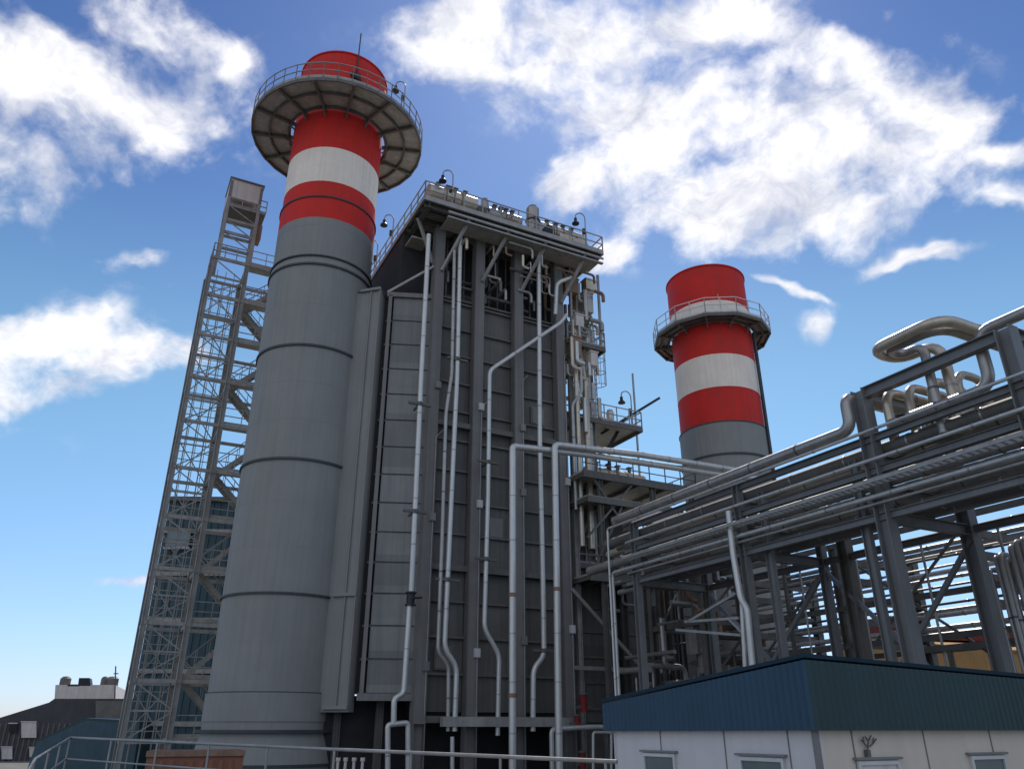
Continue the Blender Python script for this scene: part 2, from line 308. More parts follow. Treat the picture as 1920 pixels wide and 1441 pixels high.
# ================================================================ stacks
def stack(c, Rr, bands, rings, zp, rp, label, nseg, topz, base_skirt, facets, braces_n):
    t = thing('exhaust_stack', label, 'chimney stack', c, 'striped exhaust stacks of the power plant')
    prof = []; mis = []; names = ['stack', 'red', 'white']
    for i, (z0, z1, k, r) in enumerate(bands):
        prof += [(r, z0), (r, z1)]; mis += [names.index(k), names.index(k)]
    r = bands[-1][3]; prof += [(r-.12, topz), (r-.12, topz-4)]; mis[-1] = 1; mis += [0, 0]
    sh = MB().lathe(c, prof, 96, mi=mis[:len(prof)-1]); zz = sorted([0, 4.2]+[q[0] for q in rings if q[0] > 4.3]+[topz]); rnd = random.Random(3)
    def band_at(z):
        for (b0, b1_, k, r) in bands:
            if b0 <= z < b1_: return names.index(k), r
        return 0, Rr
    for za, zb in zip(zz, zz[1:]):
        if zb-za < 1: continue
        nc = max(1, round((zb-za)/2.4))
        for q in range(nc):
            z0_ = za+(zb-za)*q/nc+.03; z1_ = za+(zb-za)*(q+1)/nc-.03; k_, r_ = band_at((z0_+z1_)/2)
            k0, r0 = band_at(z0_); k1, r1 = band_at(z1_)
            if q and k0 == band_at(z0_-.1)[0]: sh.lathe(c, [(r0, z0_-.012), (r0+.006, z0_-.012), (r0+.006, z0_+.012), (r0, z0_+.012)], 96, mi=[k0]*3)
            if k0 != k1: continue
            of = rnd.random()*6
            for w in range(5):
                an = of+w*2*PI/5; sh.obox(c+Vector((math.cos(an)*r_, math.sin(an)*r_, (z0_+z1_)/2)), Vector((math.cos(an), math.sin(an), 0))*.006, Vector((-math.sin(an), math.cos(an), 0))*.012, ZZ*((z1_-z0_)/2), k_)
    sh.build('shell', names, t)
    MB().lathe(c, [(r-.15, topz-4), (.01, topz-4)], 48).build('inner_liner', 'dark', t)
    for z, rr, hgt in rings:
        MB().lathe(c, [(rr, z-hgt/2), (rr+.09, z-hgt/2), (rr+.09, z+hgt/2), (rr, z+hgt/2)], 96).build('stiffening_ring', 'ring', t)
    MB().lathe(c, [(r-.02, topz-.06), (r+.07, topz-.06), (r+.07, topz+.04), (r-.02, topz+.04)], 96).build('rim', 'red', t)
    # ring platform
    pl = MB().lathe(c, [(r+.18, zp), (rp, zp), (rp, zp+.06), (r+.18, zp+.06)], nseg, a0=.2, close=True).build('platform', 'grating', t)
    fr = MB(); ns = facets
    rings_r = [rp-.03, (rp+r)/2+.2, r+.35]
    for rr in rings_r:
        k = max(ns*2, 16) if nseg > 20 else nseg
        for j in range(k):
            a, b = 2*PI*j/k+.2, 2*PI*(j+1)/k+.2
            fr.bar(c+Vector((rr*math.cos(a), rr*math.sin(a), zp-.12)), c+Vector((rr*math.cos(b), rr*math.sin(b), zp-.12)), .1, .22, side=ZZ)
    fr.build('support_ring', 'dsteel', pl)
    for j in range(ns):
        a = 2*PI*(j+.37)/ns; e = Vector((math.cos(a), math.sin(a), 0)); b_ = MB()
        b_.bar(c+e*(r+.02)+ZZ*(zp-.14), c+e*(rp)+ZZ*(zp-.14), .14, .24, side=ZZ)
        b_.bar(c+e*(r+.03)+ZZ*(zp-.6), c+e*(r+.6)+ZZ*(zp-.2), .08)
        b_.build('bracket', 'dsteel', pl)
    rl = MB(); k = nseg if nseg < 20 else 40
    for j in range(k):
        a, b = 2*PI*j/k+.2, 2*PI*(j+1)/k+.2
        P = [c+Vector((rp*math.cos(x), rp*math.sin(x), zp+.06)) for x in (a, b)]
        rail_mb(P, 1.15, 1.3, .025, mb=rl)
    rl.build('railing', 'steel' if base_skirt else 'pipe', pl)
    if base_skirt:
        MB().lathe(c, [(Rr+.35, 0), (Rr+.35, 1.2), (Rr+.06, 2.6), (Rr+.06, 3.0), (Rr+.1, 3.0), (Rr+.1, 4.2)], 96).build('base_skirt', 'stack', t)
        for z in (1.2, 2.6): MB().lathe(c, [(Rr+.1, z-.06), (Rr+.42-.1*(z > 2), z-.06), (Rr+.42-.1*(z > 2), z+.06), (Rr+.1, z+.06)], 96).build('base_flange', 'ring', t)
    return t, pl
R1 = 3.0
st1, pl1 = stack(C1, R1, [(0, 27.4, 'stack', 3.0), (27.4, 30.3, 'stack', 2.93), (30.3, 31.8, 'red', 2.93), (31.8, 33.0, 'red', 2.88), (33.0, 35.6, 'white', 2.88), (35.6, 43.6, 'red', 2.88)],
      [(4.2, 3.0, .1), (8.6, 3.0, .1), (15.3, 3.0, .12), (21.8, 3.0, .12), (27.0, 3.0, .12), (27.6, 2.95, .08), (31.8, 2.9, .1)],
      38.6, 5.55, 'grey chimney stack with red and white top, the tall near one left of the boiler', 64, 43.6, True, 14, 6)
A2 = R(16.26); C2 = Vector((53.3*math.sin(A2), 53.3*math.cos(A2), 0))
st2, pl2 = stack(C2, R1, [(0, 21.6, 'stack', 3.0), (21.6, 24.2, 'red', 2.9), (24.2, 26.7, 'white', 2.9), (26.7, 29.2, 'red', 2.9), (29.2, 31.0, 'white', 2.9), (31.0, 34.0, 'red', 2.9)],
      [(4, 3.0, .1), (12, 3.0, .1), (19.3, 3.0, .12), (21.6, 2.95, .08)], 29.3, 4.25, 'shorter far chimney stack with red and white bands rising behind the pipe rack', 12, 34.0, False, 12, 6)
# lit hardware on stack 1: door, rod, stiffener seams
z = 41.6; e = Vector((math.sin(R(16.1+180-8)), math.cos(R(16.1+180-8)), 0))
e = (CAM-C1); e.z = 0; e.normalize(); e = Matrix.Rotation(R(13), 3, 'Z') @ e; sd_ = e.cross(ZZ)
m_ = MB(); m_.obox(C1+e*(2.93)+ZZ*41.75, e*.08, sd_*.3, ZZ*.22); m_.bar(C1+e*3.0+sd_*-.35+ZZ*41.45, C1+e*3.2+sd_*.45+ZZ*41.45, .12); m_.bar(C1+e*3.1+ZZ*41.4, C1+e*3.1+ZZ*42.3, .08)
m_.build('beacon_bracket', 'black', st1)
MB().bar(C1+e*2.95+ZZ*39, C1+e*2.95+ZZ*45.6, .07).build('lightning_rod', 'ring', st1)
m_ = MB()
for a in (-70, -40, -12, 40, 75):
    pass
e4 = Matrix.Rotation(R(75), 3, 'Z') @ ((CAM-C2).normalized()); e4.z = 0; e4.normalize()
MB().bar(C2+e4*3.1+ZZ*2, C2+e4*3.1+ZZ*29, .18).build('cable_conduit', 'ring', st2)
# transition skirt between stack 1 and duct neck
HW = 4.82                                             # half width of the boiler body
# ================================================================ boiler (heat recovery steam generator)
b1 = thing('boiler', 'huge grey boiler block with tall columns and roof deck, right of the near stack', 'boiler', U(10, HW, 0))
ZT = 26.2; ZD = 31.0
cols_s = [5.8, 8.45, 11.1, 14.0]
# casing walls: panels recessed behind the columns, seams as real gaps
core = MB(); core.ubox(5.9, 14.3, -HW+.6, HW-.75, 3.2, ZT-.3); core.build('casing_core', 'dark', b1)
for a, b in zip(cols_s, cols_s[1:]):
    z = 3.4; k = 0
    pn = MB()
    while z < ZT-.4:
        z1 = min(z+1.72, ZT-.2); pn.ubox(a+.33, b-.33, HW-.75, HW-.55, z+.035, z1-.035)
        pn.ubox(a+.33, b-.33, HW-.56, HW-.38, z1-.06, z1+.05, 1)
        z = z1
    pn.build('casing_panel', ['casing', 'dsteel'], b1)
for i, s in enumerate(cols_s):
    MB().hbeam(U(s, HW-.28, 0), U(s, HW-.28, ZD-.3), .52, .62, uu, .05).add([], []).build('column', 'column', b1)
    cvr = MB(); cvr.ubox(s-.29, s+.29, HW-.05, HW+.03, 2.9, ZD-.4); cvr.build('column_plate', 'column', b1)
# duct wall (tapering towards the stack), runs from T0 at the neck to T1 at the boiler corner
T1 = U(5.75, HW-.35); T0 = on_d(700, 900, 39.4); T0.z = 0
s0, h0 = s_of(T0), h_of(T0)
dv = (T0-T1); dl = dv.length; dv.normalize(); dn = dv.cross(ZZ); dn = dn if dn.y < 0 else -dn
z0, z1 = 4.2, 25.6
w = MB(); T0e = T0+dv*.9; w.poly([T1-dn*.3+ZZ*z0, T0e-dn*.3+ZZ*z0, T0e-dn*.3+ZZ*z1, T1-dn*.3+ZZ*z1], -dn*.5); w.build('duct_dark_backing', 'dark', b1)  # near-black sheet added behind the panels, closing the bright slit at the neck
w = MB(); nrow = 14
for k in range(nrow):
    za = z0+(z1-z0)*k/nrow; zb = z0+(z1-z0)*(k+1)/nrow
    ins = .38
    w.obox(T1+dv*((dl-ins)/2)+ZZ*((za+zb)/2)-dn*.1, dv*((dl-ins)/2-.02), dn*.11, ZZ*((zb-za)/2-.045))
for k in range(nrow+1):
    za = z0+(z1-z0)*k/nrow; w.obox(T1+dv*(dl/2)+ZZ*za-dn*.14, dv*(dl/2), dn*.08, ZZ*.05, 1)
w.build('duct_panel', ['casing2', 'dsteel'], b1)
w = MB(); w.obox(T0-dv*.2+ZZ*((z0+z1)/2), dv*.1, dn*.16, ZZ*((z1-z0)/2+.1)); w.obox(T1+dv*(dl/2)+ZZ*(z0-.15), dv*(dl/2), dn*.2, ZZ*.16); w.obox(T1+dv*(dl/2)+ZZ*(z1+.12), dv*(dl/2), dn*.16, ZZ*.14)
w.build('duct_edge_frame', 'column', b1)
# neck joining the stack: narrow vertical wall with ribs
nk = MB(); N0 = U(1.6, R1*.82); N1 = T0+dv*.35+dn*.2
nv = (N1-N0); nl = nv.length; nv.normalize(); nnm = nv.cross(ZZ); nnm = nnm if nnm.y < 0 else -nnm
nk.poly([N0+ZZ*3.4, N1+ZZ*3.4, N1+ZZ*26.0, N0+ZZ*26.0], -nnm*.6)
nk.build('duct_neck', 'stack', b1)
rb = MB()
for t_ in (.62, .97): rb.bar(N0+nv*(nl*t_)+nnm*.05+ZZ*3.5, N0+nv*(nl*t_)+nnm*.05+ZZ*26.1, .06, .1, side=nnm)
for z in (3.6, 8.7, 26.0): rb.obox(N0+nv*(nl*.6)+nnm*.07+ZZ*z, nv*(nl*.4), nnm*.08, ZZ*.08)
rb.build('neck_rib', 'stack', b1)
MB().poly([N0+ZZ*25.9, N1+ZZ*25.9, T0-dn*.4+ZZ*25.6, T1-dn*.4+ZZ*25.6, U(5.9, -HW+.5, 25.6), U(3, -2.6, 25.6), U(1.5, -2.4, 25.6)], ZZ*.15).build('duct_roof', 'casing', b1)
# back wall and roof block
MB().ubox(5.9, 14.4, -HW+.2, HW-.9, ZT-.3, ZT).build('casing_roof', 'dsteel', b1)
bw = MB(); bw.ubox(5.8, 14.4, -HW, -HW+.5, 0, ZT); bw.build('rear_wall', 'casing', b1)
ew = MB(); ew.ubox(14.15, 14.45, -HW, HW-.8, 3, ZT); ew.build('end_wall', 'casing', b1)
# penthouse above the casing: enclosure with the deck's shade put into its colour + drums
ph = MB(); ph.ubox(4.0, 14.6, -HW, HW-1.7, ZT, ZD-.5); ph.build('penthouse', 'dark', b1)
E0 = on_z(797, 366, ZD+.1); SE0 = s_of(E0); HE = h_of(E0); E1 = on_h(1130, 469, HE); SE1 = s_of(E1)
print('deck corner s,h', SE0, HE, 'right', SE1, E1.z)
for s in (4.4, 7.1, 9.8, 12.5, 15.4):
    MB().hbeam(U(s, -HW, ZD-.3), U(s, HE-.1, ZD-.3), .3, .45, ZZ, .04).build('deck_beam', 'dsteel', b1)
fb = MB()
for h in (HE-.35, HW+.9, HW-.2, HW-1.5, HW-3): fb.hbeam(U(SE0+.1, h, ZD-.28), U(SE1-.1, h, ZD-.28), .22, .38, ZZ, .03)
fb.build('deck_edge_beam', 'dsteel', b1)
dk = MB(); dk.ubox(SE0, SE1, -HW-.6, HE, ZD-.06, ZD+.02); deck = dk.build('roof_deck', 'grating', b1)
dk = MB(); dk.bar(U(SE0, HE, ZD-.05), U(SE1, HE, ZD-.05), .12, .32, side=ZZ); dk.bar(U(SE0, HE, ZD-.05), U(SE0, -HW-.6, ZD-.05), .12, .32, side=ZZ); dk.bar(U(SE1, HE, ZD-.05), U(SE1, -HW-.6, ZD-.05), .12, .32, side=ZZ); dk.build('fascia_beam', 'steel', deck)
lw_ = MB(); lw_.bar(U(SE0+1.5, HE+.02, ZD-.55), U(SE1, HE+.02, ZD-.55), .08, .14, side=ZZ); lw_.bar(U(SE0+1.5, HE-.1, ZD-.85), U(SE1, HE-.1, ZD-.85), .2, .1, side=ZZ); lw_.build('cable_tray', 'steel', deck)
lw_ = MB(); lw_.ubox(SE0+1.6, SE1-.2, HW+.2, HE-.2, ZD-.8, ZD-.74); lw_.build('lower_gallery', 'grating', deck)
rail_mb([U(SE0, -HW-.6, ZD), U(SE0, HE, ZD), U(SE1, HE, ZD), U(SE1, -HW-.6, ZD)], 1.15, 1.25, .03).build('railing', 'steel', deck)
# lower left gallery under the deck corner
gl = MB(); gl.ubox(SE0+.1, SE0+1.2, -HW, HE-2.2, ZD-1.4, ZD-1.3); gl.build('side_gallery', 'grating', deck)
for s, dx in ((5.8, 0), (8.45, 0), (11.1, 0), (14.0, .0)):
    MB().bar(U(s+.1, HW+.1, ZD-3.6), U(s+1.25, HE-.15, ZD-.35), .16).build('brace', 'steel', b1)
m_ = MB(); m_.bar(U(5.5, HW-.4, ZD-2.9), U(SE0+.2, HE-1.6, ZD-.4), .16); m_.build('brace', 'steel', b1)
m_ = MB(); m_.bar(U(5.6, HW-.2, ZD-3.2), T0+ZZ*25.9, .14); m_.build('brace', 'steel', b1)
# girts / horizontal struts between columns, cross members low down
for z, in ((3.1,), (10.2,), (18.0,)):
    g = MB(); g.bar(U(5.9, HW-.25, z), U(13.9, HW-.25, z), .2, .3, side=ZZ); g.build('girt', 'dsteel', b1)
m_ = MB(); m_.bar(U(6.6, HW+.75, 3.0), U(13.9, HW+.75, 3.0), .35, .42, side=ZZ); m_.build('pipe_support_beam', 'steel', b1)
for i, s in enumerate(cols_s):
    MB().tube([U(s+.2, HW+.07, 3.2), U(s+.2, HW+.07, 17+i*2.2), U(s+.75, HW-.3, 17.6+i*2.2)], .03, 6, bend=.1).build('conduit', 'steel', b1)
    for z in (5.2+i*.7, 12.4+i, 19.8-i*.8):
        m_ = MB(); m_.ubox(s+.02, s+.34, HW+.03, HW+.16, z, z+.42); m_.ubox(s+.05, s+.31, HW+.16, HW+.175, z+.03, z+.39); m_.build('junction_box', 'trim' if i % 2 else 'casing2', b1)
for a, z in ((6.6, 5.3), (9.4, 12.0), (12.1, 19.0)):
    m_ = MB(); m_.ubox(a, a+.9, HW-.55, HW-.42, z, z+1.1); m_.ubox(a+.07, a+.83, HW-.42, HW-.38, z+.07, z+1.03); m_.build('access_hatch', 'column', b1)
# under-duct legs and grade clutter
for s, h in ((2.6, 2.4), (4.4, 3.2), (2.6, -2), (4.6, -3)):
    MB().hbeam(U(s, h, 0), U(s, h, 4.2), .3, .3, uu, .03).build('duct_leg', 'dsteel', b1)
MB().ubox(1.2, 15, -3.8, 2.3, 0, 4.15).build('lower_filler', 'dark', b1)  # dark box stretched to cover the bright gap under the duct
# penthouse clutter: headers, hangers
for k in range(8):
    hpos = random.uniform(HW-2.4, HW-.6); z = random.uniform(ZT+.5, ZD-1.2); sa = random.uniform(5, 9); sb = sa+random.uniform(2, 6)
    MB().tube([U(sa, hpos, z), U(min(sb, 14.5), hpos, z), U(min(sb, 14.5), hpos, z+1.5)], random.uniform(.1, .22), 10).build('header_pipe', 'dsteel', b1)
for k in range(16):
    s = 5.6+k*.58; MB().bar(U(s, HW-1.3, ZT), U(s, HW-1.3, ZD-.4), .09).build('hanger_rod', 'dsteel', b1)

for k in range(34):
    s = random.uniform(6.2, 14); h = random.uniform(HW-1.5, HW+1.6); z = random.uniform(ZD-4.2, ZD-.9); ln = random.uniform(.5, 2.2); c = k % 3
    pts = [U(s, h, z), U(s, h, z-ln*.6), U(s+.4, h, z-ln*.6)] if c == 0 else [U(s, h, z), U(min(14.6, s+ln), h, z), U(min(14.6, s+ln), h, z-.7)] if c == 1 else [U(s, HW-1.6, z), U(s, h, z), U(s, h, z-.8)]
    MB().tube(pts, random.uniform(.04, .12), 8).build('service_pipe', random.choice(['beige', 'dsteel', 'brown', 'dpipe', 'steel']), b1)
# ---- equipment on the roof deck (each its own thing)
def hdrum(p, q, r, name, label, cat, m, group=None, leg=.5):
    t = thing(name, label, cat, (Vector(p)+Vector(q))/2-ZZ*(r+leg), group); p = Vector(p); q = Vector(q); d = (q-p).normalized()
    MB().tube([p-d*r*.45, p-d*r*.3, p, q, q+d*r*.3, q+d*r*.45], r, 20, bend=.01).build('shell', m, t)
    for k in (.2, .8): c = p.lerp(q, k); MB().obox(c-ZZ*(r+leg/2-.2), d*.12, d.cross(ZZ)*r*.7, ZZ*(leg/2+.1)).build('saddle', 'dsteel', t)
    for k in (.15, .4, .6, .85): c = p.lerp(q, k); nz = MB(); nz.bar(c+ZZ*r*.9, c+ZZ*(r+.35), .16); nz.bar(c+ZZ*(r+.3), c+ZZ*(r+.38), .3); nz.build('nozzle', 'dsteel', t)
    for k in (.3, .5, .7): c = p.lerp(q, k); MB().tube([c-d*.04, c+d*.04], r+.03, 20).build('band', 'brown', t)
    return t
hdrum(U(4.9, 5.2, ZD+1.35), U(7.5, 5.2, ZD+1.35), .62, 'steam_drum', 'fat pale brown drum at the left end of the boiler roof deck', 'drum', 'beige', leg=.75)
hdrum(U(8.9, 5.2, ZD+1.15), U(10.7, 5.2, ZD+1.15), .5, 'steam_drum', 'dull grey drum beside the upright silencer on the roof deck', 'drum', 'dpipe', leg=.65)
hdrum(U(12.6, 5.2, ZD+1.2), U(15.3, 5.2, ZD+1.2), .58, 'steam_drum', 'long pale drum at the right end of the boiler roof deck', 'drum', 'beige', leg=.75)
def vsil(p, r, hgt, label, m='dpipe'):
    t = thing('silencer', label, 'silencer', p, 'upright silencers on the boiler roof')
    MB().lathe(p, [(r*.6, 0), (r, .3), (r, hgt-.2), (r*.75, hgt), (r*.7, hgt), (r*.7, hgt-.4)], 24).build('body', m, t)
    MB().lathe(p, [(r, hgt*.5-.05), (r+.06, hgt*.5-.05), (r+.06, hgt*.5+.05), (r, hgt*.5+.05)], 24).build('band', 'dsteel', t)
    return t
vsil(U(11.55, 5.9, ZD+.05), .42, 2.2, 'upright round silencer standing in the middle of the roof deck')
vsil(U(8.2, 5.8, ZD+.05), .26, 1.7, 'slim upright vent between two drums on the roof deck')
vsil(U(15.9, 5.2, ZD+.05), .3, 1.1, 'small upright vent by the right corner of the roof deck', 'beige')
for k, (s, h, sx, sz, mm, lb) in enumerate([(6.2, 5.7, .35, .45, 'brown', 'rusty brown valve box in front of the left roof drum'), (7.9, 5.9, .28, .6, 'dsteel', 'dark control box at the roof edge right of the left drum'),
        (9.9, 5.9, .4, .4, 'brown', 'brown valve skid before the middle roof drum'), (12.7, 5.9, .3, .8, 'black', 'black motor box near the upright silencer on the roof'),
        (13.8, 5.9, .45, .5, 'beige', 'beige box at the roof edge before the long drum'), (14.9, 5.8, .5, .55, 'wbox', 'pale pinkish box at the right part of the roof edge')]):
    t = thing('valve_box', lb, 'equipment box', U(s, h, ZD+.03))
    m_ = MB(); m_.ubox(s-sx, s+sx, h-.3, h+.3, ZD+.2, ZD+.2+sz); m_.build('housing', mm, t)
    m_ = MB()
    for a in (-1, 1):
        for b in (-1, 1): m_.bar(U(s+a*(sx-.05), h+b*.25, ZD+.03), U(s+a*(sx-.05), h+b*.25, ZD+.2), .07)
    m_.bar(U(s, h, ZD+.2+sz), U(s, h, ZD+.55+sz), .07); m_.build('frame', 'dsteel', t)

# ================================================================ lamps
def lamp(base, hgt, label, hook=True, first=[None]):
    if first[0]: return dup(first[0], base, label)
    t = thing('lamp_post', label, 'lamp post', base, 'goose neck lamp posts on the platforms'); b = Vector(base)
    x = -XX
    MB().tube([b, b+ZZ*(hgt-.3), b+ZZ*hgt+x*.25, b+ZZ*(hgt-.1)+x*.6, b+ZZ*(hgt-.45)+x*.62], .04, 8, bend=.25).build('pole', 'steel', t)
    MB().lathe(b+x*.62+ZZ*(hgt-.95), [(.03, .55), (.1, .5), (.1, .3), (.24, .12), (.24, .06), (.02, .05)], 14).build('lamp_head', 'black', t)
    MB().obox(b+ZZ*(hgt*.45)+x*.12, XX*.09, Vector((0, .08, 0)), ZZ*.2).build('ballast_box', 'ring', t)
    first[0] = t; return t
lamp(U(SE0+1.75, HE-.1, ZD), 2.7, 'curved lamp post on the roof deck railing left of the drums')
def lat(px, py, h, zb): p = on_h(px, py, h); return Vector((p.x, p.y, zb))
lamp(lat(1098, 440, HE-.05, ZD), 2.7, 'curved lamp post near the right end of the roof deck')
lamp(lat(1181, 720, 3.6, 20.3), 2.7, 'curved lamp post on the small side platform, right of the caged ladder')
p = C1+Vector((math.sin(R(118)), math.cos(R(118)), 0))*5.3; lamp(p+ZZ*38.7, 2.7, 'lamp post on the ring platform of the near stack')
lamp(U(SE0+.05, .5, ZD), 2.7, 'lamp post on the left side of the roof deck, by the near stack')
lamp(U(SE0+.05, -2.8, ZD), 2.7, 'lamp post at the rear left corner of the roof deck, behind the other one')

# ================================================================ pipes on the boiler front
def pipe(pts, r, label, m='pipe', clamps=(), mbend=None, flanges=(), group=None, name='pipe', cat='pipe'):
    pts = [Vector(p) for p in pts]; t = thing(name, label, cat, (pts[0].x, pts[0].y, min(p.z for p in pts)), group)
    L_ = [0]
    for a, b in zip(pts, pts[1:]): L_.append(L_[-1]+(b-a).length)
    def at_z(z):
        for a, b in zip(pts, pts[1:]):
            if min(a.z, b.z) <= z <= max(a.z, b.z) and abs(a.z-b.z) > .5: return a.lerp(b, (z-a.z)/(b.z-a.z))
    bm = MB().tube(pts, r, 14, bend=mbend)
    for a, b in zip(pts, pts[1:]):                      # jacket joints
        ln = (b-a).length; k = int(ln/2.4)
        for i in range(1, k+1):
            c = a.lerp(b, i/(k+1)); d = (b-a).normalized(); bm.tube([c-d*.03, c+d*.03], r+.012, 14, mi=1)
    bm.build('jacket', [m, 'dpipe' if m != 'dpipe' else 'dsteel'], t)
    for z in clamps:
        c = at_z(z)
        if c is None: continue
        k = MB(); k.bar(c-uu*.62, c+uu*.62, .14, .12, side=ZZ); k.bar(c-hh*.9, c+hh*(r+.1), .1, .12, side=ZZ); k.tube([c-ZZ*.1, c+ZZ*.1], r+.05, 14)
        k.build('clamp', 'dsteel', t)
    for z in flanges:
        c = at_z(z)
        if c is not None:
            k = MB(); k.tube([c-ZZ*.09, c+ZZ*.09], r+.03, 14); k.build('flange', 'brown', t)
    return t
HP = HW+.7; G = 'vertical pipes down the boiler front'
def H(pp, h=HP): return [on_h(x, y, h) for x, y in pp]
pipe(H([(804, 440), (790, 700), (771, 1110)]), .135, 'pale vertical pipe at the boiler corner above the black valve', clamps=(18.4, 12.6), group=G)
pipe(H([(768, 1135), (757, 1300), (739, 1308), (738, 1354)]), .13, 'short pale pipe at the boiler corner below the black valve', group=G)
t = thing('valve', 'black valve joining the two corner pipes of the boiler', 'valve', on_h(770, 1132, HP)); v = on_h(770, 1122, HP)
m_ = MB(); m_.tube([v-ZZ*.28, v+ZZ*.28], .2, 12); m_.tube([v-ZZ*.32, v-ZZ*.25], .27, 12); m_.tube([v+ZZ*.25, v+ZZ*.32], .27, 12); m_.build('valve_body', 'black', t)
m_ = MB(); m_.bar(v, v+hh*.5+uu*.2, .07); m_.tube([v+hh*.5+uu*.2-ZZ*.02, v+hh*.5+uu*.2+ZZ*.03], .2, 14); m_.build('handwheel', 'black', t)
pipe(H([(852, 470), (847, 700), (836, 775), (829, 1000), (821, 1222), (841, 1248), (840, 1370)]), .10, 'thin pale pipe left of its thicker twin on the boiler front', 'dpipe', group=G)
pipe(H([(863, 445), (857, 700), (843, 1000), (833, 1216), (856, 1248), (852, 1370)]), .135, 'bright pipe of the pair beside the first boiler column with a kink low down', clamps=(9.4, 21.5), group=G)
pipe(H([(1062, 590), (1052, 604), (918, 694), (915, 930), (908, 1178), (936, 1227), (933, 1378)]), .12, 'pipe running diagonally down across the boiler front then vertical', clamps=(15.8, 10.6), group=G)
pipe(H([(1010, 458), (1012, 830), (1018, 1090), (1020, 1230), (1000, 1252), (999, 1370)]), .14, 'pale vertical pipe with a leftward kink near its foot, in front of the third column', clamps=(6.3,), group=G)
pipe(H([(1072, 520), (1044, 530), (1041, 590)]), .13, 'short pale pipe bending down at the top right of the boiler front', group=G)
HF = HW+2.6
pipe(H([(961, 1475), (961, 1100), (961, 850), (961, 836), (1100, 852), (1330, 886), (1420, 897)], HF), .175, 'thick pale pipe rising from the ground and turning right across to the pipe rack', mbend=.45, flanges=(8.6, 4.1), group=G)
pipe(H([(1049, 1475), (1044, 1100), (1040, 850), (1040, 833), (1200, 852), (1400, 884)], HF+.3), .175, 'thick pale pipe turning right over its neighbour towards the pipe rack', mbend=.45, flanges=(9.0,), group=G)
# low pipework at the foot of the boiler
G2 = 'small pipework at the foot of the boiler'
pipe(H([(727, 1475), (727, 1358), (765, 1354), (765, 1475)]), .12, 'pale pipe bent like a gate below the duct corner', mbend=.15, group=G2)
pipe(H([(1036, 1475), (1034, 1366), (1110, 1362), (1135, 1362), (1160, 1378), (1162, 1475)], HW+1.6), .12, 'pale pipe arch left of the blue roofed cabin', mbend=.25, group=G2)
pipe(H([(1112, 1475), (1112, 1372), (1146, 1372), (1146, 1475)], HW+1.9), .07, 'thin pipe loop inside the arch left of the cabin', mbend=.15, group=G2)
pipe(H([(848, 1475), (848, 1380)]), .1, 'thin stub pipe below the support beam', group=G2)
for k, (x, y, w_, hgt, lb) in enumerate([(1094, 1318, .4, .8, 'red valve actuator at the foot of the boiler'), (1082, 1352, .28, .5, 'small red valve beside the taller one at the boiler foot'), (1092, 1425, .35, .7, 'red pump motor inside the pipe arch')]):
    p = on_h(x, y, HW+1.2); t = thing('valve_actuator', lb, 'valve', p-ZZ*hgt/2)
    MB().tube([p-ZZ*hgt/2, p+ZZ*hgt/2], w_*.5, 14).build('body', 'redeq', t)
    m_ = MB(); m_.tube([p+ZZ*hgt/2, p+ZZ*(hgt/2+.08)], w_*.62, 14); m_.bar(p-ZZ*hgt*.2-uu*.4, p-ZZ*hgt*.2+uu*.4, .12); m_.build('flange', 'dsteel', t)

# ================================================================ side equipment right of the tall part (lit by the sun)
sd = thing('side_tower', 'sunlit steel platforms stacked at the right end of the boiler', 'platform tower', U(15.5, 3, 0))
for s, h in ((14.9, HW-.4), (16.9, HW-1.2), (14.9, 0), (16.9, 0)):
    MB().hbeam(U(s, h, 0), U(s, h, 26.5), .28, .28, uu, .03).build('column', 'tower', sd)
for z in (25.0, 20.2, 11.2):
    d_ = MB(); d_.ubox(14.5, 17.4 if z > 21 else (20.3 if z > 15 else 19.0), -1.0, HW-.1 if z > 21 else 4.2, z, z+.08); dd = d_.build('platform', 'grating', sd)
    m_ = MB()
    e_ = 17.4 if z > 21 else (20.3 if z > 15 else 19.0); hz = HW-.1 if z > 21 else 4.2
    m_.bar(U(14.5, hz, z-.1), U(e_, hz, z-.1), .12, .3, side=ZZ); m_.bar(U(e_, -1, z-.1), U(e_, hz, z-.1), .12, .3, side=ZZ); m_.bar(U(16, -1, z-.12), U(16, hz, z-.12), .12, .24, side=ZZ)
    m_.build('edge_beam', 'dsteel', dd)
    rail_mb([U(14.6, hz, z), U(e_, hz, z), U(e_, -1, z)], 1.1, 1.0, .028).build('railing', 'steel', dd)
ladder_mb(U(17.6, 3.2, 20.3), U(17.6, 3.2, 27.6), uu*.6+hh*.6, .5).build('caged_ladder', 'steel', sd)
for z in (14.5, 21):
    MB().bar(U(14.9, HW-.4, z-3), U(16.9, HW-1.2, z+1), .12).build('brace', 'tower', sd)
    MB().bar(U(14.9, HW-.4, z), U(16.9, HW-1.2, z), .16).build('strut', 'tower', sd)
